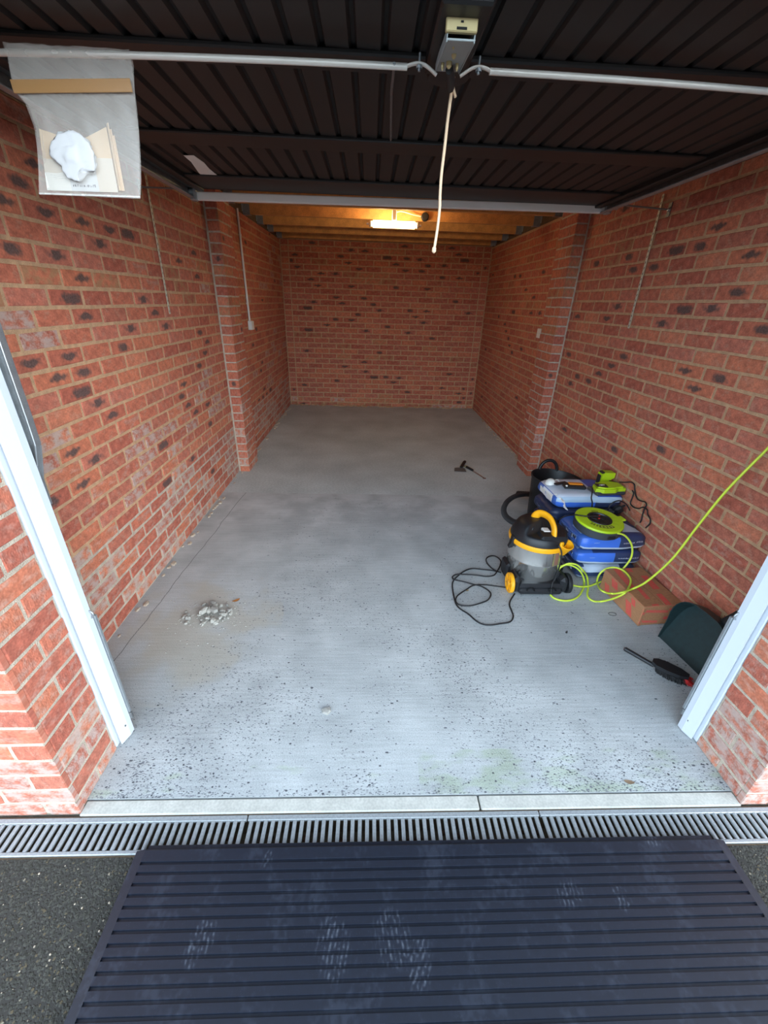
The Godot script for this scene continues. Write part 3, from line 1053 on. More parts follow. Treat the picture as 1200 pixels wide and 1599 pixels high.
	# the tracks the door runs in, hung from the side walls
	for s in [-1, 1]:
		var tx: float = -1.085 if s < 0 else 1.452
		var ty := 2.098 if s < 0 else 2.112
		var wx: float = WL if s < 0 else WR
		var tr := thing("door_track", "dark steel door track hung along the %s wall" % ["white-conduit" if s < 0 else "blank-plate"], "track", "door tracks")
		st = begin()
		boxp(st, P(tx - 0.004, ty - 0.022, 1.12), P(tx + 0.004, ty + 0.03, 3.14), 0.002)
		boxp(st, P(tx, ty + 0.024, 1.12), P(tx - s * 0.032, ty + 0.03, 3.14), 0.002)
		part(tr, "channel", st, M.galv_dull)
		st = begin()
		boxp(st, P(tx + s * 0.004, ty - 0.022, 1.12), P(tx - s * 0.03, ty - 0.015, 3.14), 0.002)
		part(tr, "lower_flange", st, M.galv)
		st = begin()
		bar(st, P(tx, ty - 0.004, 2.95), P(wx - s * 0.004, 2.085, 2.90), 0.028, 0.004, 0.001)
		bar(st, P(wx - s * 0.004, 2.05, 2.90), P(wx - s * 0.004, 2.12, 2.90), 0.03, 0.004, 0.001, Vector3.RIGHT)
		part(tr, "wall_bracket", st, M.galv_dull)
		st = begin()
		var strap_top := P(wx - s * 0.012, 2.175, 2.985)
		var strap_end := P(wx - s * 0.006, 1.448, 2.985)
		bar(st, strap_top, strap_end, 0.018, 0.003, 0.0, Vector3.RIGHT)
		var strap := part(tr, "hanging_strap", st, mat(rgb(196, 190, 172), 0.5, 0.2))
		st = begin()
		for i in 24:
			var c: Vector3 = strap_top.lerp(strap_end, (i + 0.5) / 24.0) - Vector3(s * 0.0012, 0, 0)
			box(st, c, Vector3(0.0016, 0.012, 0.005))
		part(strap, "strap_hole", st, M.black_gap)
		st = begin()
		lathe(st, [Vector2(0.013, 0), Vector2(0.013, 0.002), Vector2(0.009, 0.003), Vector2(0.009, 0.011), Vector2(0, 0.012)], 6, Transform3D(Basis(Vector3(0, 0, 1), s * PI / 2), P(wx - s * 0.006, 2.085, 2.895)))
		part(tr, "bolt", st, M.galv)


func outside() -> void:
	# tarmac forecourt with its pale chippings
	var g := struct("ground", "dark tarmac forecourt with pale chippings", "ground")
	var w := 640
	var im := Image.create(w, w, false, Image.FORMAT_RGB8)
	var hm := Image.create(w, w, false, Image.FORMAT_L8)
	im.fill(rgb(53, 51, 47))
	hm.fill(Color(0.3, 0.3, 0.3))
	for k in 16000:
		var c := rng.randf()
		var tone := rng.randi_range(42, 76)
		var col := rgb(tone, tone - 1, tone - 8)
		if c > 0.993:
			col = rgb(140, 132, 114)
		elif c > 0.93:
			col = rgb(92, 82, 62)
		var r := rng.randi_range(1, 4)
		var cx := rng.randi() % w
		var cy := rng.randi() % w
		for yy in range(-r, r + 1):
			for xx in range(-r, r + 1):
				if xx * xx + yy * yy <= r * r * rng.randf_range(0.5, 1.0):
					im.set_pixel(posmod(cx + xx, w), posmod(cy + yy, w), col)
					hm.set_pixel(posmod(cx + xx, w), posmod(cy + yy, w), Color(0.75, 0.75, 0.75))
	var m := picture(im, 0.9)
	m.uv1_triplanar = true
	m.uv1_world_triplanar = true
	m.uv1_scale = Vector3.ONE / 0.62
	m.heightmap_enabled = true
	m.heightmap_texture = tex(hm)
	m.heightmap_scale = 0.25
	var st := begin()
	boxp(st, P(-12, -0.3, -14), P(12, -0.004, 0.684))
	part(g, "tarmac", st, m)
	st = begin()
	for k in 500:
		var x := rng.randf_range(-1.25, 1.6)
		var d := rng.randf_range(0.2, 0.68)
		if x > -0.72 and x < 1.2:
			continue
		var r := rng.randf_range(0.001, 0.0035)
		lump(st, P(x, -0.0045, d), Vector3(r, r * 0.7, r), 3000 + k)
	part(g, "loose_grit", st, M.grey_mortar).set_meta("kind", "stuff")
	# drain channel and its three slotted grates
	var ch := struct("trim_4", "concrete drain channel across the doorway", "drain channel")
	st = begin()
	boxp(st, P(-3.0, -0.3, 0.684), P(3.2, -0.12, 0.803))
	boxp(st, P(-3.0, -0.14, 0.684), P(3.2, -0.006, 0.690))
	boxp(st, P(-3.0, -0.14, 0.799), P(3.2, -0.006, 0.803))
	part(ch, "channel", st, M.plate)
	# grates, one metre each, with a bar every 24 mm
	var bar_st := begin()
	box(bar_st, Vector3.ZERO, Vector3(0.0125, 0.012, 0.082), 0.003)
	bar_st.generate_normals()
	var bar_mesh := bar_st.commit()
	var zinc := grain(rgb(160, 165, 168), 0.14, 0.5, 0.12, 45, 0.04, 0.05, 0.25)
	var spans := [[-1.385, -0.392, "by the rubble-side front wall"], [-0.388, 0.605, "in the middle of the doorway"], [0.609, 1.602, "by the dustpan-side front wall"]]
	for sp in spans:
		var gr := thing("drain_grate", "slotted galvanised drain grate %s" % sp[2], "drain grate", "drain grates across the doorway")
		st = begin()
		boxp(st, P(sp[0], -0.014, 0.781), P(sp[1], -0.001, 0.798), 0.002)
		boxp(st, P(sp[0], -0.014, 0.691), P(sp[1], -0.001, 0.703), 0.002)
		part(gr, "frame", st, zinc)
		for i in 41:
			inst(gr, "bar", bar_mesh, zinc, Transform3D(Basis(), P(lerpf(sp[0], sp[1], (i + 0.5) / 41.0), -0.0075, 0.742)))
	# leaf litter caught in the channel
	st = begin()
	for k in 90:
		var x := rng.randf_range(-1.3, 1.5)
		lump(st, P(x, -0.12, rng.randf_range(0.70, 0.79)), Vector3(rng.randf_range(0.006, 0.02), 0.012, rng.randf_range(0.005, 0.012)), 5000 + k)
	var lt := part(self, "drain_litter", st, mat(rgb(92, 62, 44), 0.95))
	tag(lt, "brown leaf litter lying inside the drain channel", "litter")
	lt.set_meta("kind", "stuff")
	mat_ramp()


func mat_ramp() -> void:
	var r := thing("rubber_mat", "long black ribbed rubber mat lying before the drain grates", "mat")
	var w := 1024
	var h := 512
	var im := Image.create(w, h, false, Image.FORMAT_RGB8)
	var a := noise(301, 0.012, 4)
	var b := noise(302, 0.09, 3)
	for y in h:
		for x in w:
			var dust := smoothstep(0.05, 0.6, a.get_noise_2d(x, y) + b.get_noise_2d(x, y) * 0.5)
			var speck := 1.0 if b.get_noise_2d(x * 7.0, y * 7.0) > 0.60 else 0.0
			var v := 0.105 + b.get_noise_2d(x, y) * 0.010
			im.set_pixel(x, y, Color(v * 0.80, v * 1.0, v * 1.5).lerp(Color(0.36, 0.38, 0.42), dust * 0.20 + speck * 0.25))
	# scuffed footprints and smears of dry dust
	var marks := [[425, 111, 34, 36, 0.6], [463, 136, 22, 34, -0.2], [150, 106, 24, 22, 0.5], [140, 122, 14, 16, 0.4], [794, 77, 16, 20, 0.1], [895, 8, 22, 10, 0.2], [222, 22, 10, 14, 0.0], [712, 71, 30, 18, 0.3], [340, 120, 30, 40, 0.2]]
	for k in marks:
		var rr := maxi(k[2], k[3])
		for yy in range(-rr, rr):
			for xx in range(-rr, rr):
				var p := Vector2(xx, yy).rotated(k[4])
				var e := Vector2(p.x / k[2], p.y / k[3]).length()
				var px: int = k[0] + xx
				var py: int = k[1] + yy
				if e < 1.0 and px >= 0 and py >= 0 and px < w and py < h:
					var line := 0.5 + 0.5 * sin(p.x * 0.9 + p.y * 0.4)
					var s: float = clampf(b.get_noise_2d(px * 1.3, py * 1.3) * 1.2 + 0.35, 0.0, 1.0) * line * smoothstep(1.0, 0.6, e)
					im.set_pixel(px, py, im.get_pixel(px, py).lerp(Color(0.50, 0.52, 0.55), s * 0.6))
	var m := picture(im, 0.5)
	m.texture_repeat = false
	var x0 := -0.700
	var x1 := 1.176
	var far := 0.706
	var near := -0.35
	var th := 0.032
	var uvf := func(p: Vector3) -> Vector2: return Vector2((p.x - x0) / (x1 - x0), (far + p.z) / (far - near))
	# profile across the mat (depth, height): lip, flat band, then grooves every 25.5 mm
	var prof := [Vector2(far, 0.0), Vector2(far, 0.016), Vector2(far - 0.002, 0.018), Vector2(far - 0.016, 0.018), Vector2(far - 0.017, th - 0.002), Vector2(far - 0.02, th)]
	var d := 0.653
	var grooves := []
	while d > near + 0.03:
		prof.append_array([Vector2(d + 0.0045, th), Vector2(d + 0.003, th - 0.006), Vector2(d - 0.003, th - 0.006), Vector2(d - 0.0045, th)])
		grooves.append(d)
		d -= 0.0255
	prof.append_array([Vector2(near, th), Vector2(near, 0.0)])
	var st := begin()
	st.set_smooth_group(-1)
	for i in prof.size() - 1:
		var p: Vector2 = prof[i]
		var q: Vector2 = prof[i + 1]
		var hint := Vector3(0, p.x - q.x, -(q.y - p.y)) if p.x != q.x else Vector3(0, 0, -(q.y - p.y))
		var inside := i > 5 and i < prof.size() - 3
		var bands := [[x0 + 0.03, x1 - 0.03]]
		for bd in bands:
			var e0: float = bd[0]
			var e1: float = bd[1]
			var A := P(e0, p.y, p.x)
			var B := P(e1, p.y, p.x)
			var C := P(e1, q.y, q.x)
			var D := P(e0, q.y, q.x)
			quad(st, A, B, C, D, hint, uvf.call(A), uvf.call(B), uvf.call(C), uvf.call(D))
		if inside:
			# the grooves stop short of the margins
			for e in [x0 + 0.03, x1 - 0.03]:
				tri(st, P(e, p.y, p.x), P(e, q.y, q.x), P(e, th, (p.x + q.x) / 2.0), Vector3(1 if e < 0 else -1, 0, 0))
	part(r, "ribbed_top", st, m)
	for s in [-1, 1]:
		var e: float = x0 if s < 0 else x1
		var inn: float = e - s * 0.03
		st = begin()
		st.set_smooth_group(-1)
		var q4 := [P(inn, th, far - 0.017), P(inn, th, near), P(e - s * 0.003, th - 0.004, near), P(e - s * 0.003, th - 0.004, far - 0.02)]
		quad(st, q4[0], q4[1], q4[2], q4[3], Vector3.UP, uvf.call(q4[0]), uvf.call(q4[1]), uvf.call(q4[2]), uvf.call(q4[3]))
		quad(st, q4[3], q4[2], P(e, -0.003, near), P(e, 0.0, far - 0.02), Vector3(s, 0, 0), uvf.call(q4[3]), uvf.call(q4[2]), uvf.call(q4[2]), uvf.call(q4[3]))
		quad(st, q4[0], q4[3], P(e, 0.0, far - 0.02), P(inn, 0.0, far - 0.017), Vector3(0, 0, -1), uvf.call(q4[0]), uvf.call(q4[3]), uvf.call(q4[3]), uvf.call(q4[0]))
		part(r, "sloped_margin", st, m)


func fittings() -> void:
	# strip lamp under the second joist
	var lp := thing("strip_lamp", "short lit strip lamp hanging under the roof joists", "lamp")
	var c := P(0.222, 2.236, 4.90)
	var glow := mat(Color(1, 1, 1), 0.4)
	glow.emission_enabled = true
	glow.emission = Color(1.0, 0.86, 0.58)
	glow.emission_energy_multiplier = 1.6
	var st := begin()
	box(st, c, Vector3(0.435, 0.06, 0.06), 0.014)
	part(lp, "diffuser", st, glow)
	for s in [-1, 1]:
		st = begin()
		box(st, c + Vector3(s * 0.232, 0, 0), Vector3(0.028, 0.05, 0.05), 0.008)
		box(st, c + Vector3(s * 0.258, 0, 0), Vector3(0.026, 0.018, 0.018), 0.004)
		part(lp, "end_cap", st, M.white_plastic)
	st = begin()
	box(st, c + Vector3(0, 0.075, 0), Vector3(0.045, 0.09, 0.03), 0.006)
	box(st, c + Vector3(0, 0.19, 0), Vector3(0.03, 0.15, 0.02), 0.004)
	part(lp, "mounting_stem", st, M.white_plastic)
	for s in [-0.12, 0.12]:
		var l := OmniLight3D.new()
		l.name = "lamp_light"
		l.light_color = Color(1.0, 0.86, 0.64)
		l.light_energy = 0.026
		l.light_size = 0.025
		l.omni_range = 14.0
		l.omni_attenuation = 2.0
		l.shadow_enabled = true
		lp.add_child(l, true)
		l.position = c + Vector3(s, 0, 0)
	var jb := thing("junction_box", "small round black junction box on the joist beside the lamp", "junction box")
	st = begin()
	lathe(st, [Vector2(0.038, 0), Vector2(0.038, 0.03), Vector2(0.03, 0.038), Vector2(0, 0.04)], 20, Transform3D(Basis(Vector3.RIGHT, PI / 2), P(0.54, 2.335, 5.088)))
	part(jb, "body", st, M.black_plastic)
	st = begin()
	tube(st, curve([P(0.50, 2.335, 5.06), P(0.42, 2.345, 5.05), P(0.30, 2.36, 5.0), P(0.235, 2.34, 4.93)], 5), 0.005, 6)
	part(jb, "cable", st, M.white_plastic)
	# conduit and sockets
	var cd := thing("conduit", "thin white plastic conduit running down to a socket box", "conduit")
	st = begin()
	tube(st, [P(WL + 0.012, 2.31, 4.86), P(WL + 0.012, 1.335, 4.88)], 0.0105, 10)
	part(cd, "pipe", st, M.white_plastic)
	for y in [2.1, 1.8, 1.5]:
		st = begin()
		box(st, P(WL + 0.011, y, 4.87), Vector3(0.022, 0.014, 0.03), 0.003)
		part(cd, "clip", st, M.white_plastic)
	var sb := thing("socket_box", "white square socket box at the foot of the conduit", "socket")
	st = begin()
	box(st, P(WL + 0.02, 1.292, 4.88), Vector3(0.04, 0.088, 0.088), 0.006)
	part(sb, "box", st, M.white_plastic)
	st = begin()
	box(st, P(WL + 0.042, 1.292, 4.88), Vector3(0.006, 0.084, 0.084), 0.003)
	part(sb, "face_plate", st, M.white_plastic)
	var bp := thing("blank_plate", "white blank plate fixed to the brick beside a pier", "socket plate")
	st = begin()
	box(st, P(WR - 0.012, 1.318, 4.54), Vector3(0.024, 0.088, 0.088), 0.005)
	part(bp, "plate", st, M.white_plastic)
	for s in [-1, 1]:
		st = begin()
		lathe(st, [Vector2(0.004, 0), Vector2(0.003, 0.002), Vector2(0, 0.002)], 8, Transform3D(Basis(Vector3(0, 0, 1), PI / 2), P(WR - 0.024, 1.318, 4.54 + s * 0.032)))
		part(bp, "screw", st, M.galv)


func vacuum() -> void:
	var v := thing("vacuum_cleaner", "yellow and black wet and dry vacuum with a steel drum", "vacuum")
	var c := P(1.05, 0, 2.175)
	var at := Transform3D(Basis(), c)
	var st := begin()
	# base tray with wheel boxes
	lathe(st, [Vector2(0.12, 0.018), Vector2(0.175, 0.022), Vector2(0.183, 0.035), Vector2(0.178, 0.058), Vector2(0.172, 0.066), Vector2(0.166, 0.064), Vector2(0.160, 0.045), Vector2(0, 0.045)], 40, at)
	box(st, P(1.045, 0.045, 2.03), Vector3(0.29, 0.062, 0.10), 0.016)
	box(st, P(1.045, 0.032, 1.985), Vector3(0.26, 0.04, 0.04), 0.012)
	for s in [-1, 1]:
		box(st, P(1.045 + s * 0.145, 0.068, 2.04), Vector3(0.055, 0.105, 0.13), 0.022)
		box(st, P(1.05 + s * 0.168, 0.085, 2.17), Vector3(0.03, 0.09, 0.11), 0.012)
		lathe(st, [Vector2(0.013, 0.09), Vector2(0.013, 0.125), Vector2(0.009, 0.13), Vector2(0, 0.131)], 12, Transform3D(Basis(), P(1.045 + s * 0.12, 0, 2.05)))
	part(v, "base", st, M.black_plastic)
	for s in [-1, 1]:
		st = begin()
		for k in 2:
			var pts := []
			for i in 9:
				var a := PI * i / 8.0
				pts.append(P(1.045 + s * 0.065 + cos(a) * 0.022, 0.045 + sin(a) * 0.02, 1.966))
			tube(st, pts, 0.004, 6)
		part(v, "tool_socket", st, M.black_rubber)
	for s in [-1, 1]:
		var wheel_t := Transform3D(Basis(Vector3(0, 0, 1), -s * PI / 2), P(1.045 + s * 0.172, 0.062, 2.025))
		st = begin()
		lathe(st, [Vector2(0, -0.008), Vector2(0.058, -0.008), Vector2(0.062, -0.004), Vector2(0.062, 0.012), Vector2(0.056, 0.016), Vector2(0.048, 0.012), Vector2(0.018, 0.012), Vector2(0.016, 0.018), Vector2(0, 0.019)], 28, wheel_t)
		var wh := part(v, "wheel", st, M.yellow if s < 0 else M.black_plastic)
		st = begin()
		for k in 6:
			var b := wheel_t.basis * Basis(Vector3.UP, TAU * k / 6.0)
			box(st, wheel_t * Vector3(0, 0.013, 0) + b * Vector3(0.034, 0, 0), Vector3(0.03, 0.006, 0.009), 0.002, b)
		part(wh, "spoke", st, M.yellow if s < 0 else M.black_plastic)
	for k in 2:
		st = begin()
		lathe(st, [Vector2(0, -0.012), Vector2(0.02, -0.01), Vector2(0.02, 0.01), Vector2(0, 0.012)], 16, Transform3D(Basis(Vector3(0, 0, 1), PI / 2), P(0.99 + k * 0.12, 0.02, 2.32)))
		part(v, "caster", st, M.black_rubber)
	# steel drum with a rolled band round it
	st = begin()
	lathe(st, [Vector2(0.155, 0.045), Vector2(0.160, 0.06), Vector2(0.161, 0.172), Vector2(0.1635, 0.178), Vector2(0.1635, 0.186), Vector2(0.161, 0.192), Vector2(0.162, 0.288), Vector2(0.15, 0.29)], 56, at)
	part(v, "drum", st, M.steel)
	st = begin()
	lathe(st, [Vector2(0.163, 0.28), Vector2(0.173, 0.282), Vector2(0.176, 0.298), Vector2(0.172, 0.312), Vector2(0.155, 0.314)], 48, at)
	part(v, "rim", st, M.yellow)
	# motor head: a dome cut away to a low deck on the front right
	st = begin()
	var dome := [Vector2(0.168, 0.300), Vector2(0.168, 0.318), Vector2(0.163, 0.338), Vector2(0.157, 0.354), Vector2(0.150, 0.368), Vector2(0.142, 0.382), Vector2(0.132, 0.394), Vector2(0.120, 0.404), Vector2(0.105, 0.411), Vector2(0.088, 0.415), Vector2(0.07, 0.417), Vector2(0.05, 0.419), Vector2(0.03, 0.420), Vector2(0.0, 0.420)]
	st.set_smooth_group(0)
	var pt := func(i: int, j: int) -> Vector3:
		var pr: Vector2 = dome[i]
		var an := TAU * j / 64.0
		var pv := Vector3(cos(an) * pr.x, pr.y, sin(an) * pr.x)
		var cut := smoothstep(0.0, 0.022, pv.z * 0.85 + pv.x * 0.5)
		pv.y = minf(pv.y, lerpf(0.42, 0.362, cut))
		return c + pv
	for i in dome.size() - 1:
		for j in 64:
			var q0: Vector3 = pt.call(i, j)
			var q1: Vector3 = pt.call(i, j + 1)
			var q2: Vector3 = pt.call(i + 1, j + 1)
			var q3: Vector3 = pt.call(i + 1, j)
			quad(st, q0, q1, q2, q3, (q0 + q2) / 2.0 - c - Vector3(0, 0.25, 0))
	box(st, c + Vector3(0.035, 0.352, 0.10), Vector3(0.16, 0.05, 0.10), 0.014)
	part(v, "motor_head", st, M.black_plastic)
	st = begin()
	box(st, c + Vector3(0.012, 0.372, 0.055), Vector3(0.042, 0.018, 0.05), 0.004)
	part(v, "switch_label", st, M.grey_white)
	# arched carrying handle
	st = begin()
	var hp := curve([c + Vector3(0.038, 0.365, 0.115), c + Vector3(0.037, 0.41, 0.10), c + Vector3(0.028, 0.445, 0.06), c + Vector3(0.012, 0.456, 0.02), c + Vector3(-0.012, 0.452, -0.015), c + Vector3(-0.028, 0.43, -0.03), c + Vector3(-0.03, 0.405, -0.035)], 5)
	tube(st, hp, 0.025, 12, -1.0, 0.55)
	part(v, "handle", st, M.yellow)
	# tool cup and clip on the rim, side latch
	st = begin()
	var cup_t := Transform3D(Basis(Vector3(1, 0, 0.6).normalized(), 0.5) * Basis(Vector3(0, 0, 1), -0.3), c + Vector3(0.108, 0.288, 0.125))
	lathe(st, [Vector2(0.026, -0.03), Vector2(0.030, -0.005), Vector2(0.036, 0.03), Vector2(0.041, 0.05), Vector2(0.036, 0.052), Vector2(0.03, 0.03), Vector2(0.022, -0.02), Vector2(0, -0.02)], 24, cup_t)
	part(v, "tool_cup", st, M.yellow)
	st = begin()
	box(st, c + Vector3(0.075, 0.325, 0.155), Vector3(0.026, 0.055, 0.016), 0.005, Basis(Vector3.UP, 0.45))
	part(v, "cable_clip", st, M.yellow)
	st = begin()
	box(st, c + Vector3(-0.168, 0.285, 0.03), Vector3(0.018, 0.075, 0.045), 0.006, Basis(Vector3(0, 0, 1), -0.12))
	box(st, c + Vector3(-0.178, 0.258, 0.03), Vector3(0.014, 0.035, 0.03), 0.004, Basis(Vector3(0, 0, 1), -0.3))
	part(v, "side_latch", st, M.black_rubber)
	st = begin()
	tube(st, curve([c + Vector3(0.055, 0.335, 0.16), c + Vector3(0.075, 0.29, 0.178), c + Vector3(0.082, 0.20, 0.178), c + Vector3(0.075, 0.11, 0.178), c + Vector3(0.06, 0.085, 0.19), c + Vector3(0.05, 0.03, 0.222)], 6), 0.0048, 8)
	part(v, "hanging_lead", st, M.black_rubber)
	# ribbed hose lying away behind the tub
	var pts := curve([P(0.945, 0.376, 2.130), P(0.930, 0.373, 2.200), P(0.927, 0.326, 2.320), P(0.948, 0.270, 2.500), P(0.994, 0.224, 2.680), P(1.060, 0.184, 2.850), P(1.140, 0.158, 3.000), P(1.269, 0.122, 3.170), P(1.444, 0.083, 3.300)], 10)
	pts.append_array(curve([pts[pts.size() - 1], P(1.35, 0.06, 3.36), P(1.55, 0.03, 3.36), P(1.66, 0.03, 3.25)], 8).slice(1))
	st = begin()
	tube(st, pts, 0.0185, 12)
	var hs := part(v, "hose", st, M.black_plastic)
	st = begin()
	for i in range(2, pts.size() - 1, 1):
		var dir: Vector3 = (pts[i + 1] - pts[i - 1]).normalized()
		tube(st, [pts[i] - dir * 0.0035, pts[i] + dir * 0.0035], 0.0205, 12)
	part(hs, "rib", st, M.black_plastic)
	st = begin()
	tube(st, [c + Vector3(-0.06, 0.37, 0.04), c + Vector3(-0.10, 0.385, 0.01)], 0.027, 16)
	part(v, "hose_socket", st, M.black_plastic)


func tub() -> void:
	var t := thing("flexible_tub", "black flexible rubber tub with loop handles behind the bags", "tub")
	var at := Transform3D(Basis(Vector3(0, 0, 1), -0.06) * Basis(Vector3.RIGHT, 0.0), P(1.487, 0.0, 3.025))
	var st := begin()
	lathe(st, [Vector2(0, 0.0), Vector2(0.145, 0.0), Vector2(0.152, 0.008), Vector2(0.196, 0.335), Vector2(0.203, 0.338), Vector2(0.203, 0.352), Vector2(0.197, 0.353), Vector2(0.188, 0.335), Vector2(0.146, 0.016), Vector2(0, 0.014)], 48, at)
	part(t, "bowl", st, M.black_plastic)
	for s in [-1, 1]:
		st = begin()
		var pts := []
		for i in 13:
			var a := PI * i / 12.0
			pts.append(at * Vector3(cos(a) * 0.075, 0.34 + sin(a) * 0.085, -s * (0.188 + 0.012 * sin(a))))
		tube(st, pts, 0.0135, 10)
		part(t, "handle", st, M.black_plastic)


func soft_bag(st: SurfaceTool, size: Vector3, seed_: int) -> void:
	# a filled sack: six faces of a rounded block, slack at the ends; picture rows: front, top, ends
	var n1 := noise(seed_, 3.2, 3)
	var n2 := noise(seed_ + 5, 14.0, 2)
	var h := size / 2.0
	var faces := [[Vector3(0, 0, 1), Vector3(1, 0, 0), Vector3(0, 1, 0), Rect2(0, 0, 1, 0.25)], [Vector3(0, 0, -1), Vector3(-1, 0, 0), Vector3(0, 1, 0), Rect2(0.5, 0.76, 0.5, 0.22)], [Vector3(0, 1, 0), Vector3(1, 0, 0), Vector3(0, 0, -1), Rect2(0, 0.25, 1, 0.5)], [Vector3(0, -1, 0), Vector3(1, 0, 0), Vector3(0, 0, 1), Rect2(0.5, 0.76, 0.5, 0.22)], [Vector3(-1, 0, 0), Vector3(0, 0, 1), Vector3(0, 1, 0), Rect2(0, 0.75, 0.5, 0.25)], [Vector3(1, 0, 0), Vector3(0, 0, -1), Vector3(0, 1, 0), Rect2(0.5, 0.75, 0.5, 0.25)]]
	var n := 14
	st.set_smooth_group(0)
	for f in faces:
		var grid := []
		for j in n + 1:
			var row := []
			for i in n + 1:
				var p: Vector3 = f[0] + f[1] * (i * 2.0 / n - 1.0) + f[2] * (j * 2.0 / n - 1.0)
				var r := 0.034
				var q := Vector3(p.x * h.x, p.y * h.y, p.z * h.z)
				var inner := Vector3(clampf(q.x, -h.x + r, h.x - r), clampf(q.y, -h.y + r, h.y - r), clampf(q.z, -h.z + r, h.z - r))
				var off := q - inner
				if off.length() > 1e-6:
					q = inner + off.normalized() * minf(off.length(), r)
				var slack := 1.0 - 0.20 * pow(absf(p.x), 5.0) - 0.06 * pow(absf(p.z), 5.0)
				q.y *= slack
				q.z *= 1.0 - 0.05 * pow(absf(p.x), 4.0)
				var k: Vector3 = q * 1.0
				var wob := n1.get_noise_3d(k.x, k.y, k.z) * 0.008 + n2.get_noise_3d(k.x, k.y, k.z) * 0.0055 * (0.5 + absf(p.x))
				var dir := Vector3(p.x * 0.5, p.y * 0.35 if p.y > 0.0 else 0.0, p.z).normalized()
				row.append(q + dir * wob)
			grid.append(row)
		var rc: Rect2 = f[3]
		for j in n:
			for i in n:
				var ua := rc.position + Vector2(rc.size.x * i / n, rc.size.y * (1.0 - float(j) / n))
				var ub := rc.position + Vector2(rc.size.x * (i + 1) / n, rc.size.y * (1.0 - float(j) / n))
				var uc := rc.position + Vector2(rc.size.x * (i + 1) / n, rc.size.y * (1.0 - float(j + 1) / n))
				var ud := rc.position + Vector2(rc.size.x * i / n, rc.size.y * (1.0 - float(j + 1) / n))
				quad(st, grid[j][i], grid[j][i + 1], grid[j + 1][i + 1], grid[j + 1][i], f[0], ua, ub, uc, ud)


func bag_picture(style: int) -> Image:
	var im := Image.create(512, 512, false, Image.FORMAT_RGB8)
	var navy := rgb(48, 62, 96)
	var blue := rgb(66, 116, 218)
	var pale := rgb(198, 212, 230)
	var mid := rgb(60, 100, 180)
	var white := rgb(236, 240, 246)
	im.fill(navy)
	# front, 512 x 128
	if style == 0:
		im.fill_rect(Rect2i(0, 0, 290, 128), blue)
		im.fill_rect(Rect2i(0, 94, 512, 34), pale)
		strokes(im, Rect2i(318, 50, 90, 12), white, 4, 3)
		strokes(im, Rect2i(426, 44, 56, 16), white, 4, 5)
		strokes(im, Rect2i(100, 48, 40, 7), pale, 3, 7)
	elif style == 1:
		im.fill_rect(Rect2i(30, 0, 330, 60), pale)
		im.fill_rect(Rect2i(0, 104, 512, 24), rgb(150, 164, 186))
		strokes(im, Rect2i(230, 78, 80, 9), pale, 4, 9)
	else:
		im.fill_rect(Rect2i(0, 0, 300, 128), blue)
		im.fill_rect(Rect2i(0, 0, 512, 62), rgb(176, 200, 222))
	# top, 512 x 256
	if style == 0:
		im.fill_rect(Rect2i(0, 128, 512, 256), rgb(44, 60, 102))
		im.fill_rect(Rect2i(0, 128, 120, 256), mid)
		for y in 170:
			im.fill_rect(Rect2i(300, 170 + y, 40 + y, 1), pale)
		im.fill_rect(Rect2i(20, 250, 90, 90), rgb(150, 180, 220))
		strokes(im, Rect2i(24, 300, 80, 20), blue, 5, 11)
	elif style == 1:
		im.fill_rect(Rect2i(0, 128, 512, 256), rgb(60, 78, 116))
		im.fill_rect(Rect2i(60, 240, 300, 144), pale)
	else:
		im.fill_rect(Rect2i(0, 128, 310, 256), rgb(206, 216, 232))
		im.fill_rect(Rect2i(310, 128, 202, 256), rgb(62, 92, 186))
		strokes(im, Rect2i(150, 200, 70, 14), rgb(120, 140, 190), 4, 13)
		strokes(im, Rect2i(210, 250, 60, 14), rgb(110, 126, 180), 4, 17)
	# ends
	im.fill_rect(Rect2i(0, 384, 256, 128), mid if style != 1 else navy)
	for k in 4:
		strokes(im, Rect2i(40, 404 + k * 22, 170, 9), rgb(150, 180, 226) if style != 1 else rgb(130, 146, 176), 4, 20 + k)
	if style == 2:
		im.fill_rect(Rect2i(90, 396, 120, 100), rgb(226, 230, 238))
		strokes(im, Rect2i(100, 420, 90, 30), rgb(120, 140, 180), 5, 31)
	return im


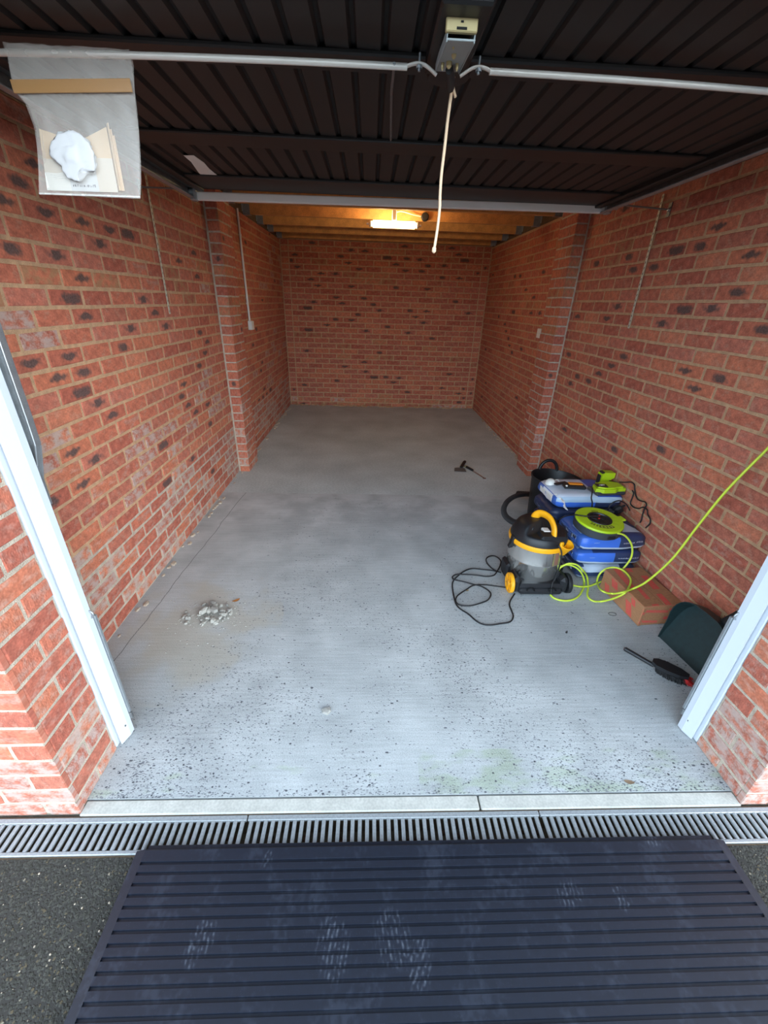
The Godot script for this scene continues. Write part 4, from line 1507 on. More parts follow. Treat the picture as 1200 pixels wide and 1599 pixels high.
func bags() -> void:
	var styles := []
	for i in 3:
		styles.append(picture(bag_picture(i), 0.38))
	var navy := Image.create(512, 512, false, Image.FORMAT_RGB8)
	navy.fill(rgb(44, 56, 88))
	strokes(navy, Rect2i(40, 420, 170, 8), rgb(150, 160, 184), 4, 41)
	strokes(navy, Rect2i(60, 450, 140, 12), rgb(150, 160, 184), 5, 43)
	styles.append(picture(navy, 0.4))
	# centre x, bottom, centre depth, size, style, turn, label
	var list := [
		[1.532, 0.001, 2.305, Vector3(0.40, 0.104, 0.31), 1, 0.03, "navy and pale paper sack at the bottom of the front stack"],
		[1.520, 0.109, 2.295, Vector3(0.43, 0.104, 0.31), 0, 0.02, "blue and navy paper sack in the middle of the front stack"],
		[1.515, 0.217, 2.300, Vector3(0.44, 0.108, 0.32), 0, 0.05, "blue and navy paper sack under the lime cable reel"],
		[1.490, 0.001, 2.635, Vector3(0.47, 0.108, 0.31), 3, 0.0, "plain navy paper sack at the bottom of the rear stack"],
		[1.488, 0.114, 2.635, Vector3(0.47, 0.108, 0.31), 3, -0.02, "plain navy paper sack second from the bottom of the rear stack"],
		[1.484, 0.227, 2.635, Vector3(0.48, 0.108, 0.31), 3, 0.02, "plain navy paper sack right under the white-topped sack"],
		[1.490, 0.340, 2.630, Vector3(0.48, 0.106, 0.32), 2, 0.03, "white-topped torn paper sack under the lime charger"]]
	var k := 0
	for b in list:
		var t := thing("cement_sack", b[6], "sack", "stacked paper sacks")
		var st := begin()
		soft_bag(st, b[3], 600 + k)
		var o := part(t, "sack", st, styles[b[4]])
		var tf := Transform3D(Basis(Vector3.UP, b[5]), P(b[0], b[1] + b[3].y / 2.0, b[2]))
		o.transform = tf
		# folded and glued end flap
		st = begin()
		box(st, Vector3(-b[3].x / 2.0 + 0.004, 0, 0), Vector3(0.012, b[3].y * 0.42, b[3].z * 0.62), 0.004, Basis(Vector3(0, 0, 1), 0.1))
		var fl := part(t, "end_flap", st, styles[b[4]] if b[4] != 2 else M.paper)
		fl.transform = tf
		if b[4] == 2:
			# the torn mouth hangs open in crumpled white paper
			st = begin()
			st.set_smooth_group(-1)
			var nz := noise(650, 9.0, 3)
			for i in 10:
				for j in 8:
					var g := []
					for e in [[0, 0], [1, 0], [1, 1], [0, 1]]:
						var u: float = (i + e[0]) / 10.0
						var w: float = (j + e[1]) / 8.0
						g.append(tf * Vector3(-0.235 + 0.05 * w + nz.get_noise_2d(u * 2.0, w * 2.0) * 0.016 + 0.03 * u, 0.038 - w * 0.085 + nz.get_noise_2d(u * 3.0 + 5.0, w * 3.0) * 0.012, 0.05 + u * 0.125 + nz.get_noise_2d(w * 3.0, u * 3.0 + 9.0) * 0.012))
					quad(st, g[0], g[1], g[2], g[3], Vector3(-1, 0.3, 0.8))
			part(t, "torn_mouth", st, M.paper)
		k += 1


func reel() -> void:
	var r := thing("cable_reel", "round lime green cable reel lying on a blue sack", "cable reel")
	var at := Transform3D(Basis(Vector3.RIGHT, 0.10) * Basis(Vector3(0, 0, 1), -0.02), P(1.425, 0.334, 2.22))
	var st := begin()
	lathe(st, [Vector2(0.09, 0.0), Vector2(0.128, 0.003), Vector2(0.138, 0.012), Vector2(0.140, 0.058), Vector2(0.134, 0.062), Vector2(0, 0.062)], 48, at)
	part(r, "case", st, M.dark_grey)
	# lime cover with its printed ring
	var w := 384
	var im := Image.create(w, w, false, Image.FORMAT_RGB8)
	for y in w:
		for x in w:
			var p := Vector2(x - w / 2.0, y - w / 2.0) / (w / 2.0)
			var a := fposmod(rad_to_deg(atan2(p.y, p.x)), 360.0)
			var col := rgb(178, 208, 32)
			var rr := p.length()
			var strip := rr > 0.60 and rr < 0.78 and a > 60.0 and a < 150.0
			if strip:
				var s := sin(a * 0.62) * 0.6 + sin(a * 1.57) * 0.7
				if a > 118.0:
					if s > 0.1:
						col = rgb(22, 24, 20)
				else:
					col = rgb(22, 24, 20)
					var cell := fposmod(a - 62.0, 13.0) - 6.5
					var rad := Vector2(cell / 5.2, (rr - 0.69) / 0.06).length()
					if rad < 1.0 and rad > 0.35:
						col = rgb(190, 214, 70)
			elif rr > 0.55 and rr < 0.85 and (absf(fposmod(a, 24.0) - 12.0) < 0.7) and (a < 58.0 or a > 300.0):
				col = rgb(140, 168, 22)
			elif rr > 0.62 and rr < 0.74 and a > 262.0 and a < 290.0 and sin(a * 1.3) > -0.1:
				col = rgb(36, 40, 24)
			im.set_pixel(x, y, col)
	var printed := picture(im, 0.4)
	printed.texture_repeat = false
	st = begin()
	lathe(st, [Vector2(0.139, 0.058), Vector2(0.142, 0.064), Vector2(0.139, 0.072), Vector2(0.130, 0.0745)], 48, at)
	box(st, at * Vector3(0.146, 0.066, -0.02), Vector3(0.045, 0.014, 0.05), 0.005, at.basis * Basis(Vector3.UP, 0.3))
	part(r, "rim", st, M.lime)
	st = begin()
	st.set_smooth_group(-1)
	for i in 48:
		var a0 := TAU * i / 48.0
		var a1 := TAU * (i + 1) / 48.0
		var v0 := Vector3(cos(a0), 0, sin(a0))
		var v1 := Vector3(cos(a1), 0, sin(a1))
		var y := Vector3(0, 0.0745, 0)
		var uv := func(v: Vector3) -> Vector2: return Vector2(v.x / 0.264 + 0.5, v.z / 0.264 + 0.5)
		quad(st, at * (v0 * 0.131 + y), at * (v1 * 0.131 + y), at * (v1 * 0.07 + y), at * (v0 * 0.07 + y), Vector3.UP, uv.call(v0 * 0.131), uv.call(v1 * 0.131), uv.call(v1 * 0.07), uv.call(v0 * 0.07))
	part(r, "printed_cover", st, printed)
	st = begin()
	lathe(st, [Vector2(0.0725, 0.0745), Vector2(0.071, 0.079), Vector2(0.064, 0.079), Vector2(0.060, 0.070), Vector2(0, 0.069)], 36, at)
	var hub := part(r, "socket_hub", st, M.black_plastic)
	for k in 3:
		st = begin()
		var o: Vector3 = at * (Basis(Vector3.UP, 0.5 + TAU * k / 3.0) * Vector3(0.033, 0.072, 0))
		box(st, o, Vector3(0.038, 0.006, 0.036), 0.004, at.basis * Basis(Vector3.UP, 0.5 + TAU * k / 3.0))
		part(hub, "socket", st, M.black_rubber)
	st = begin()
	box(st, at * Vector3(0.01, 0.074, -0.035), Vector3(0.03, 0.006, 0.007), 0.002, at.basis * Basis(Vector3.UP, 0.4))
	box(st, at * Vector3(0.0, 0.074, -0.005), Vector3(0.012, 0.008, 0.012), 0.003, at.basis)
	part(hub, "reset_switch", st, mat(rgb(170, 40, 36), 0.4))
	st = begin()
	box(st, at * Vector3(0.02, 0.03, 0.138), Vector3(0.05, 0.022, 0.012), 0.004, at.basis)
	part(r, "cable_outlet", st, M.black_plastic)


func charger() -> void:
	var c := thing("battery_charger", "lime green battery charger on the white-topped sack", "charger")
	var o := P(1.61, 0.452, 2.52)
	var bs := Basis(Vector3.UP, 0.12)
	var st := begin()
	box(st, o + Vector3(0, 0.012, 0), Vector3(0.215, 0.024, 0.125), 0.01, bs)
	part(c, "base", st, M.dark_grey)
	st = begin()
	var poly := PackedVector2Array([Vector2(-0.105, -0.035), Vector2(-0.06, -0.062), Vector2(0.02, -0.064), Vector2(0.05, -0.05), Vector2(0.105, -0.048), Vector2(0.11, 0.03), Vector2(0.07, 0.06), Vector2(-0.03, 0.062), Vector2(-0.085, 0.03)])
	var up := Transform3D(bs * Basis(Vector3.RIGHT, Vector3(0, 0, -1), Vector3.UP), o + Vector3(0, 0.02, 0))
	extrude(st, poly, 0.026, up)
	var small := PackedVector2Array()
	for p in poly:
		small.append(p * 0.84)
	extrude(st, small, 0.036, up)
	part(c, "shell", st, M.lime)
	st = begin()
	box(st, o + bs * Vector3(-0.055, 0.057, 0.012), Vector3(0.075, 0.005, 0.05), 0.002, bs * Basis(Vector3.UP, -0.25))
	var lb := part(c, "label_panel", st, M.black_plastic)
	st = begin()
	for i in 5:
		box(st, o + bs * Vector3(-0.07 + i * 0.0085, 0.0603, 0.012), Vector3(0.005, 0.001, 0.014 + 0.003 * (i % 2)), 0.0, bs * Basis(Vector3.UP, -0.25))
	part(lb, "print", st, M.paper)
	var b := thing("battery_pack", "lime green battery pack standing behind the charger", "battery")
	var q := P(1.655, 0.452, 2.66)
	st = begin()
	var side := PackedVector2Array([Vector2(-0.04, 0.0), Vector2(0.03, 0.0), Vector2(0.035, 0.05), Vector2(0.055, 0.06), Vector2(0.055, 0.095), Vector2(-0.02, 0.10), Vector2(-0.04, 0.085)])
	extrude(st, side, 0.055, Transform3D(Basis(Vector3.UP, 0.1), q + Vector3(0, 0, -0.02)))
	part(b, "case", st, M.lime)
	st = begin()
	box(st, q + Vector3(-0.041, 0.045, 0.01), Vector3(0.008, 0.065, 0.04), 0.003)
	box(st, q + Vector3(-0.028, 0.096, 0.012), Vector3(0.022, 0.012, 0.04), 0.003)
	part(b, "contact_strip", st, M.black_plastic)
	st = begin()
	tube(st, [q + Vector3(0.02, 0.035, 0.045), q + Vector3(0.06, 0.03, 0.06)], 0.014, 10)
	part(b, "plug", st, M.black_plastic)


func small_tools() -> void:
	# a black and orange knife case, a white cap and an open strap on the rear stack
	var t := thing("knife_case", "black and orange tool case lying on the white-topped sack", "tool case")
	var bs := Basis(Vector3.UP, -0.12)
	var o := P(1.425, 0.460, 2.60)
	var st := begin()
	box(st, o, Vector3(0.15, 0.024, 0.075), 0.008, bs)
	box(st, o + bs * Vector3(-0.085, 0.006, -0.02), Vector3(0.10, 0.012, 0.03), 0.004, bs * Basis(Vector3.UP, 0.5))
	part(t, "body", st, M.black_plastic)
	st = begin()
	box(st, o + bs * Vector3(0.01, 0.015, -0.008), Vector3(0.095, 0.008, 0.034), 0.003, bs)
	part(t, "orange_panel", st, M.orange)
	st = begin()
	box(st, o + bs * Vector3(-0.06, 0.01, 0.03), Vector3(0.014, 0.012, 0.014), 0.004, bs)
	part(t, "white_button", st, M.white_plastic)
	var w := thing("dust_mask", "small white dust mask with a strap beside the knife case", "mask")
	st = begin()
	lathe(st, [Vector2(0.036, 0.0), Vector2(0.037, 0.006), Vector2(0.030, 0.022), Vector2(0.016, 0.032), Vector2(0, 0.034)], 18, Transform3D(Basis(Vector3(0, 0, 1), 0.25), P(1.285, 0.452, 2.66)))
	part(w, "cup", st, M.white_plastic)
	st = begin()
	tube(st, curve([P(1.31, 0.456, 2.67), P(1.33, 0.468, 2.685), P(1.345, 0.466, 2.69), P(1.36, 0.455, 2.69)], 4), 0.0035, 6)
	part(w, "strap", st, M.white_plastic)
	# scraper and chisel out on the floor
	var sc := thing("scraper", "stubby wallpaper scraper with a black handle on the floor", "scraper")
	st = begin()
	var a := P(0.965, 0.004, 4.06)
	var blade := PackedVector2Array([Vector2(-0.062, -0.05), Vector2(0.062, -0.05), Vector2(0.055, 0.045), Vector2(0.02, 0.06), Vector2(-0.02, 0.06), Vector2(-0.055, 0.045)])
	extrude(st, blade, 0.004, Transform3D(Basis(Vector3.UP, -0.12) * Basis(Vector3.RIGHT, Vector3(0, 0, -1), Vector3.UP), a))
	part(sc, "blade", st, M.galv_dull)
	st = begin()
	bar(st, P(0.985, 0.014, 4.11), P(1.065, 0.018, 4.30), 0.034, 0.022, 0.009)
	part(sc, "handle", st, M.black_plastic)
	var ch := thing("chisel", "two-pronged pliers-like trimmer lying beside the scraper", "hand tool")
	ch.set_meta("label", "black-handled hand tool with two slim steel prongs beside the scraper")
	st = begin()
	bar(st, P(1.095, 0.014, 4.03), P(1.035, 0.014, 4.16), 0.03, 0.022, 0.008)
	part(ch, "handle", st, M.black_plastic)
	st = begin()
	bar(st, P(1.042, 0.015, 4.145), P(1.048, 0.015, 4.13), 0.032, 0.024, 0.005)
	part(ch, "collar", st, M.brass)
	st = begin()
	for s in [-1, 1]:
		bar(st, P(1.092 + s * 0.009, 0.008, 4.035), P(1.165 + s * 0.004, 0.005, 3.85), 0.008, 0.004, 0.001)
	box(st, P(1.17, 0.004, 3.84), Vector3(0.03, 0.003, 0.03), 0.001)
	part(ch, "prong", st, M.steel)


func carton() -> void:
	var b := thing("cardboard_box", "brown cardboard carton with red printed bands against the wall", "box")
	var w := 512
	var im := Image.create(w, w, false, Image.FORMAT_RGB8)
	im.fill(rgb(168, 118, 82))
	var n := noise(401, 0.05, 3)
	for y in w:
		for x in w:
			var f := 1.0 + n.get_noise_2d(x, y * 0.3) * 0.10
			var col := Color(0.655 * f, 0.465 * f, 0.325 * f)
			# bold slanting red bands of print, worn at the edges
			for bd in [[30, 70, 300, 70], [300, 250, 190, 80], [40, 370, 200, 62], [330, 20, 150, 46]]:
				var yy: float = y - x * 0.16
				if x > bd[0] and x < bd[0] + bd[2] and yy > bd[1] and yy < bd[1] + bd[3] and n.get_noise_2d(x * 2.0, y * 2.0) > -0.3:
					col = rgb(214, 78, 72)
					var cell := fposmod(x * 1.0, 26.0)
					var rel: float = (yy - bd[1]) / bd[3]
					if x > bd[0] + bd[2] * 0.35 and rel > 0.28 and rel < 0.72 and (cell < 5.0 or (cell < 17.0 and fposmod(rel, 0.22) < 0.06)):
						col = rgb(204, 108, 86)
			im.set_pixel(x, y, col)
	var m := picture(im, 0.85)
	var bs := Basis(Vector3.UP, 0.10)
	var o := P(1.602, 0.067, 1.905)
	var st := begin()
	box(st, Vector3.ZERO, Vector3(0.245, 0.13, 0.355), 0.003, Basis())
	var body := part(b, "carton", st, m)
	body.transform = Transform3D(bs, o)
	st = begin()
	box(st, Vector3(-0.062, 0.0665, 0), Vector3(0.118, 0.0025, 0.352), 0.001, Basis(Vector3(0, 0, 1), 0.012))
	var m2: StandardMaterial3D = m.duplicate()
	m2.uv1_scale = Vector3(1.0, 0.42, 1.0)
	m2.uv1_offset = Vector3(0.1, 0.05, 0)
	part(b, "flap", st, m2).transform = Transform3D(bs, o)
	var m3: StandardMaterial3D = m.duplicate()
	m3.uv1_scale = Vector3(1.0, 0.42, 1.0)
	m3.uv1_offset = Vector3(0.35, 0.5, 0)
	st = begin()
	box(st, Vector3(0.062, 0.0665, 0), Vector3(0.118, 0.0025, 0.352), 0.001, Basis(Vector3(0, 0, 1), -0.010))
	part(b, "flap", st, m3).transform = Transform3D(bs, o)
	st = begin()
	box(st, Vector3(-0.112, -0.005, 0.1785), Vector3(0.02, 0.118, 0.003), 0.001, Basis(Vector3.UP, 0.12))
	part(b, "loose_corner_flap", st, m).transform = Transform3D(bs, o)


func dustpan() -> void:
	# a wide pan stood on its lip and leaned on the wall, its hollow facing into the garage
	var d := thing("dustpan", "dark green dustpan stood on its lip against the wall", "dustpan")
	# local: x along the lip, y up the pan, z out of the hollow
	var lip0 := P(1.575, 0.0, 1.625)
	var lip1 := P(1.612, 0.0, 1.345)
	var x := (lip1 - lip0).normalized()
	var upv := (P(1.695, 0.275, 1.50) - (lip0 + lip1) / 2.0)
	upv = (upv - x * upv.dot(x)).normalized()
	var z := x.cross(upv)
	if z.x > 0.0:
		z = -z
	var t := Transform3D(Basis(x, upv, z), (lip0 + lip1) / 2.0)
	var hw := 0.148
	var st := begin()
	var outline := PackedVector2Array([Vector2(-hw, 0), Vector2(hw, 0)])
	for i in 17:
		var a := PI * i / 16.0
		var cx := signf(cos(a)) * pow(absf(cos(a)), 0.55)
		outline.append(Vector2(cx * hw * 0.99, 0.11 + 0.165 * pow(sin(a), 0.75)))
	extrude(st, outline, 0.004, t)
	part(d, "pan", st, M.green_pan)
	# raised rim, taller towards the back
	st = begin()
	var n := outline.size()
	for i in range(1, n):
		var a := outline[i]
		var b := outline[(i + 1) % n]
		if i == n - 1:
			b = outline[0]
		var ha := 0.012 + 0.075 * smoothstep(0.0, 0.25, a.y)
		var hb := 0.012 + 0.075 * smoothstep(0.0, 0.25, b.y)
		var out := Vector3(b.y - a.y, -(b.x - a.x), 0)
		var th := 0.004
		var na := Vector3(a.x, a.y, 0)
		var nb := Vector3(b.x, b.y, 0)
		var off := out.normalized() * th
		st.set_smooth_group(-1)
		quad(st, t * na, t * nb, t * (nb + Vector3(0, 0.0, hb)), t * (na + Vector3(0, 0.0, ha)), t.basis * -out)
		quad(st, t * (na + off), t * (nb + off), t * (nb + off + Vector3(0, 0, hb)), t * (na + off + Vector3(0, 0, ha)), t.basis * out)
		quad(st, t * (na + Vector3(0, 0, ha)), t * (nb + Vector3(0, 0, hb)), t * (nb + off + Vector3(0, 0, hb)), t * (na + off + Vector3(0, 0, ha)), t.basis * Vector3(0, 0, 1))
	part(d, "rim", st, M.green_pan)
	st = begin()
	tube(st, [t * Vector3(0.05, 0.26, 0.03), t * Vector3(0.075, 0.33, 0.035), t * Vector3(0.10, 0.42, 0.038)], 0.024, 10, 0.021, 0.6)
	part(d, "handle", st, M.black_plastic)
	# hand brush on the floor
	var b := thing("hand_brush", "black hand brush with red bristle tips lying on the floor", "brush")
	var a0 := P(1.319, 0.02, 1.527)
	var a1 := P(1.40, 0.022, 1.418)
	var a2 := P(1.515, 0.022, 1.318)
	st = begin()
	tube(st, curve([a0, a0.lerp(a1, 0.4), a0.lerp(a1, 0.8), a1], 4), 0.0115, 10, 0.010)
	var hd := part(b, "handle", st, M.black_plastic)
	st = begin()
	box(st, a0 + (a0 - a1).normalized() * -0.004, Vector3(0.02, 0.02, 0.008), 0.003, Basis(Vector3.UP, -0.63))
	part(hd, "end_plug", st, mat(rgb(60, 34, 36), 0.6))
	var dir := (a2 - a1).normalized()
	var side := Vector3.UP.cross(dir)
	st = begin()
	var head := PackedVector2Array([Vector2(0, -0.012), Vector2(0.02, -0.028), Vector2(0.06, -0.033), Vector2(0.115, -0.028), Vector2(0.150, -0.012), Vector2(0.150, 0.012), Vector2(0.115, 0.028), Vector2(0.06, 0.033), Vector2(0.02, 0.028), Vector2(0, 0.012)])
	extrude(st, head, 0.018, Transform3D(Basis(dir, side, dir.cross(side)), a1 + Vector3.UP * (0.012 if dir.cross(side).y > 0 else 0.030) - dir * 0.012))
	part(b, "head", st, M.black_plastic)
	st = begin()
	for k in 760:
		var u := rng.randf()
		var w := rng.randf_range(-1, 1) * 0.029 * sqrt(maxf(0.05, 1.0 - pow(u * 2.0 - 1.0, 2) * 0.7))
		var root := a1 + dir * (0.005 + u * 0.125) + side * w + Vector3.UP * 0.006
		var tip := root + dir * rng.randf_range(0.004, 0.014) + side * w * 0.35 - Vector3.UP * 0.022
		tube(st, [root, tip], 0.0012, 3)
	part(b, "bristles", st, M.black_rubber).set_meta("kind", "stuff")
	st = begin()
	for k in 200:
		var w := rng.randf_range(-0.016, 0.016)
		var root := a1 + dir * rng.randf_range(0.122, 0.138) + side * w + Vector3.UP * rng.randf_range(-0.004, 0.014)
		tube(st, [root, root + dir * rng.randf_range(0.014, 0.028) + side * w * 0.4 - Vector3.UP * rng.randf_range(0.004, 0.012)], 0.0014, 3)
	part(b, "red_tips", st, M.red_bristle).set_meta("kind", "stuff")


func cords() -> void:
	var vac := get_node("vacuum_cleaner")
	var st := begin()
	tube(st, curve([P(0.876, 0.005, 2.210), P(0.827, 0.005, 2.231), P(0.758, 0.005, 2.244), P(0.696, 0.005, 2.251), P(0.644, 0.005, 2.228), P(0.592, 0.005, 2.178), P(0.542, 0.005, 2.109), P(0.527, 0.005, 2.043), P(0.521, 0.005, 1.969), P(0.520, 0.005, 1.898), P(0.534, 0.005, 1.853), P(0.575, 0.005, 1.804), P(0.601, 0.005, 1.757), P(0.629, 0.005, 1.726), P(0.673, 0.005, 1.716), P(0.735, 0.005, 1.727), P(0.793, 0.005, 1.742), P(0.824, 0.005, 1.784), P(0.830, 0.005, 1.827), P(0.833, 0.005, 1.883), P(0.854, 0.005, 1.930), P(0.897, 0.005, 1.990)], 5), 0.0042, 8)
	tube(st, curve([P(0.856, 0.012, 2.044), P(0.792, 0.012, 2.056), P(0.731, 0.012, 2.068), P(0.661, 0.012, 2.061), P(0.603, 0.012, 2.016), P(0.542, 0.012, 1.960), P(0.522, 0.012, 1.913), P(0.534, 0.012, 1.878), P(0.588, 0.012, 1.867), P(0.647, 0.012, 1.885), P(0.713, 0.012, 1.920), P(0.746, 0.012, 1.974), P(0.740, 0.012, 2.011), P(0.710, 0.012, 2.049), P(0.670, 0.012, 2.068), P(0.601, 0.012, 2.100), P(0.552, 0.012, 2.120), P(0.544, 0.012, 2.147), P(0.574, 0.012, 2.175), P(0.632, 0.012, 2.176), P(0.706, 0.012, 2.169), P(0.765, 0.012, 2.156), P(0.818, 0.012, 2.171), P(0.859, 0.012, 2.228), P(0.893, 0.012, 2.288), P(0.909, 0.012, 2.342), P(0.891, 0.012, 2.390), P(0.857, 0.012, 2.397), P(0.817, 0.012, 2.364), P(0.808, 0.012, 2.310), P(0.823, 0.012, 2.250), P(0.847, 0.012, 2.214)], 5), 0.0042, 8)
	part(vac, "mains_cord", st, M.black_rubber).set_meta("label", "thin black cord looped on the floor")
	var rl := get_node("cable_reel")
	st = begin()
	tube(st, curve([P(1.391, 0.370, 2.090), P(1.450, 0.379, 2.090), P(1.520, 0.367, 2.090), P(1.572, 0.324, 2.090), P(1.601, 0.273, 2.085), P(1.612, 0.209, 2.085), P(1.595, 0.147, 2.085), P(1.562, 0.094, 2.085), P(1.523, 0.040, 2.099), P(1.455, 0.008, 2.094), P(1.377, 0.008, 2.061), P(1.310, 0.008, 2.066), P(1.267, 0.008, 2.099), P(1.201, 0.063, 2.090), P(1.172, 0.102, 2.090), P(1.182, 0.131, 2.090), P(1.230, 0.150, 2.090), P(1.281, 0.136, 2.090), P(1.332, 0.094, 2.090), P(1.385, 0.008, 2.114), P(1.330, 0.008, 2.022), P(1.256, 0.008, 1.947), P(1.183, 0.008, 1.922), P(1.128, 0.008, 1.940), P(1.111, 0.008, 1.976)], 6), 0.0058, 8)
	tube(st, curve([P(1.176, 0.112, 2.075), P(1.185, 0.141, 2.075), P(1.227, 0.169, 2.075), P(1.281, 0.161, 2.075), P(1.326, 0.123, 2.075), P(1.408, 0.030, 2.139), P(1.387, 0.006, 2.063), P(1.340, 0.006, 1.974), P(1.348, 0.006, 1.926), P(1.400, 0.006, 1.920), P(1.425, 0.078, 1.860), P(1.447, 0.142, 1.826), P(1.517, 0.142, 1.897), P(1.557, 0.142, 1.959), P(1.566, 0.142, 2.024), P(1.549, 0.142, 2.065), P(1.509, 0.140, 2.080), P(1.466, 0.121, 2.080), P(1.444, 0.082, 2.080), P(1.451, 0.020, 2.085), P(1.346, 0.121, 1.875), P(1.412, 0.099, 1.875), P(1.427, 0.150, 1.821), P(1.514, 0.150, 1.857), P(1.539, 0.238, 1.810), P(1.581, 0.414, 1.760), P(1.596, 0.635, 1.710), P(1.615, 0.823, 1.670), P(1.645, 0.949, 1.645), P(1.672, 1.059, 1.620), P(1.681, 1.191, 1.580)], 6), 0.0058, 8)
	part(rl, "cable", st, M.lime_cord).set_meta("label", "lime green cable in loops, then up the wall")
	st = begin()
	tube(st, curve([P(1.409, 0.430, 2.205), P(1.336, 0.430, 2.203), P(1.295, 0.425, 2.224), P(1.290, 0.410, 2.257), P(1.263, 0.370, 2.316), P(1.225, 0.345, 2.310)], 5), 0.0042, 8)
	part(rl, "plugged_lead", st, M.black_rubber)
	var cg := get_node("battery_charger")
	for p in [[P(1.690, 0.524, 2.526), P(1.700, 0.542, 2.483), P(1.722, 0.553, 2.459), P(1.722, 0.551, 2.421), P(1.722, 0.517, 2.396), P(1.722, 0.485, 2.357), P(1.722, 0.486, 2.316), P(1.722, 0.497, 2.274), P(1.722, 0.485, 2.254), P(1.722, 0.460, 2.260), P(1.722, 0.420, 2.259), P(1.722, 0.382, 2.253), P(1.722, 0.362, 2.256)], [P(1.722, 0.510, 2.422), P(1.722, 0.500, 2.402), P(1.722, 0.469, 2.400), P(1.722, 0.428, 2.400), P(1.722, 0.420, 2.359), P(1.722, 0.435, 2.309), P(1.722, 0.461, 2.275), P(1.722, 0.463, 2.235), P(1.722, 0.441, 2.217), P(1.722, 0.424, 2.182), P(1.722, 0.398, 2.174), P(1.722, 0.360, 2.194)], [P(1.577, 0.381, 2.385), P(1.577, 0.409, 2.385), P(1.598, 0.442, 2.385), P(1.634, 0.452, 2.385), P(1.667, 0.439, 2.385), P(1.694, 0.420, 2.385), P(1.723, 0.383, 2.385)], [P(1.465, 0.516, 2.440), P(1.438, 0.503, 2.385), P(1.443, 0.467, 2.385), P(1.457, 0.435, 2.385), P(1.467, 0.389, 2.385)]]:
		st = begin()
		tube(st, curve(p, 5), 0.0042, 8)
		part(cg, "lead", st, M.black_rubber)
	var pl := thing("plug_adapter", "black plug and adapter wedged between the reel and the wall", "plug")
	st = begin()
	box(st, P(1.665, 0.372, 2.42), Vector3(0.055, 0.05, 0.05), 0.012, Basis(Vector3(0, 0, 1), 0.5))
	tube(st, [P(1.665, 0.372, 2.42), P(1.705, 0.405, 2.42)], 0.014, 8, 0.006)
	part(pl, "plug", st, M.black_plastic)
	st = begin()
	box(st, P(1.60, 0.352, 2.42), Vector3(0.075, 0.03, 0.05), 0.006, Basis(Vector3.UP, 0.2))
	part(pl, "adapter", st, M.dark_grey)


func debris() -> void:
	# chips of old mortar swept into a small heap
	var chip := mat(rgb(166, 164, 156), 0.95)
	var chip2 := mat(rgb(148, 146, 140), 0.95)
	for k in 44:
		var a := rng.randf() * TAU
		var r := sqrt(rng.randf())
		var s := rng.randf_range(0.011, 0.032) * (1.2 - 0.5 * r)
		var pos := P(-0.868 + cos(a) * r * 0.135, 0.001 + 0.026 * maxf(0.0, 0.75 - r) * rng.randf(), 1.80 + sin(a) * r * 0.10)
		var st := begin()
		lump(st, Vector3.ZERO, Vector3(s, s * rng.randf_range(0.35, 0.8), s * rng.randf_range(0.5, 0.9)), 7000 + k)
		var o := part(self, "mortar_chip", st, chip if k % 3 else chip2)
		o.transform = Transform3D(Basis(Vector3.UP, rng.randf() * TAU) * Basis(Vector3.RIGHT, rng.randf_range(-0.15, 0.15)), pos)
		tag(o, "pale broken chip in the swept heap of rubble", "rubble chip", "chips in the rubble heap")
	var st := begin()
	for k in 260:
		var a := rng.randf() * TAU
		var r := absf(rng.randfn(0.0, 0.10))
		var s := rng.randf_range(0.0015, 0.005)
		lump(st, P(-0.87 + cos(a) * r * 1.3, 0.0, 1.79 + sin(a) * r), Vector3(s, s * 0.6, s), 8000 + k)
	var cr := part(self, "rubble_crumbs", st, chip)
	tag(cr, "fine pale crumbs strewn round the rubble heap", "rubble")
	cr.set_meta("kind", "stuff")
	leaf(P(-0.748, 0.004, 1.915), 0.024, 0.6, rgb(176, 116, 60), "tiny orange leaf on the floor beside the rubble heap")
	leaf(P(0.978, 0.004, 0.885), 0.02, -0.2, rgb(128, 106, 84), "curled brown leaf on the concrete just inside the edging strip")
	leaf(P(0.613, 0.004, 2.02), 0.013, 0.2, rgb(150, 120, 70), "scrap of tan leaf inside the black cord loop")
	leaf(P(1.078, 0.003, 1.664), 0.014, 0.9, rgb(60, 58, 58), "black sliver lying on the floor between vacuum and brush")
	# wire ring by the carton and a loose stone
	st = begin()
	var pts := []
	for i in 17:
		var a := TAU * i / 16.0
		pts.append(P(1.465 + cos(a) * 0.022, 0.002, 1.893 - 0.04 + sin(a) * 0.014))
	tube(st, pts, 0.0012, 5)
	var o := part(self, "rubber_band", st, M.black_rubber)
	o.position = Vector3(-0.055, 0, 0.04)
	tag(o, "thin dark rubber band on the floor beside the carton", "rubber band")
	st = begin()
	lump(st, P(-0.164, 0.0, 1.195), Vector3(0.024, 0.010, 0.02), 31)
	o = part(self, "loose_stone", st, chip2)
	tag(o, "flat pale stone sticking up from the middle of the slab", "stone")


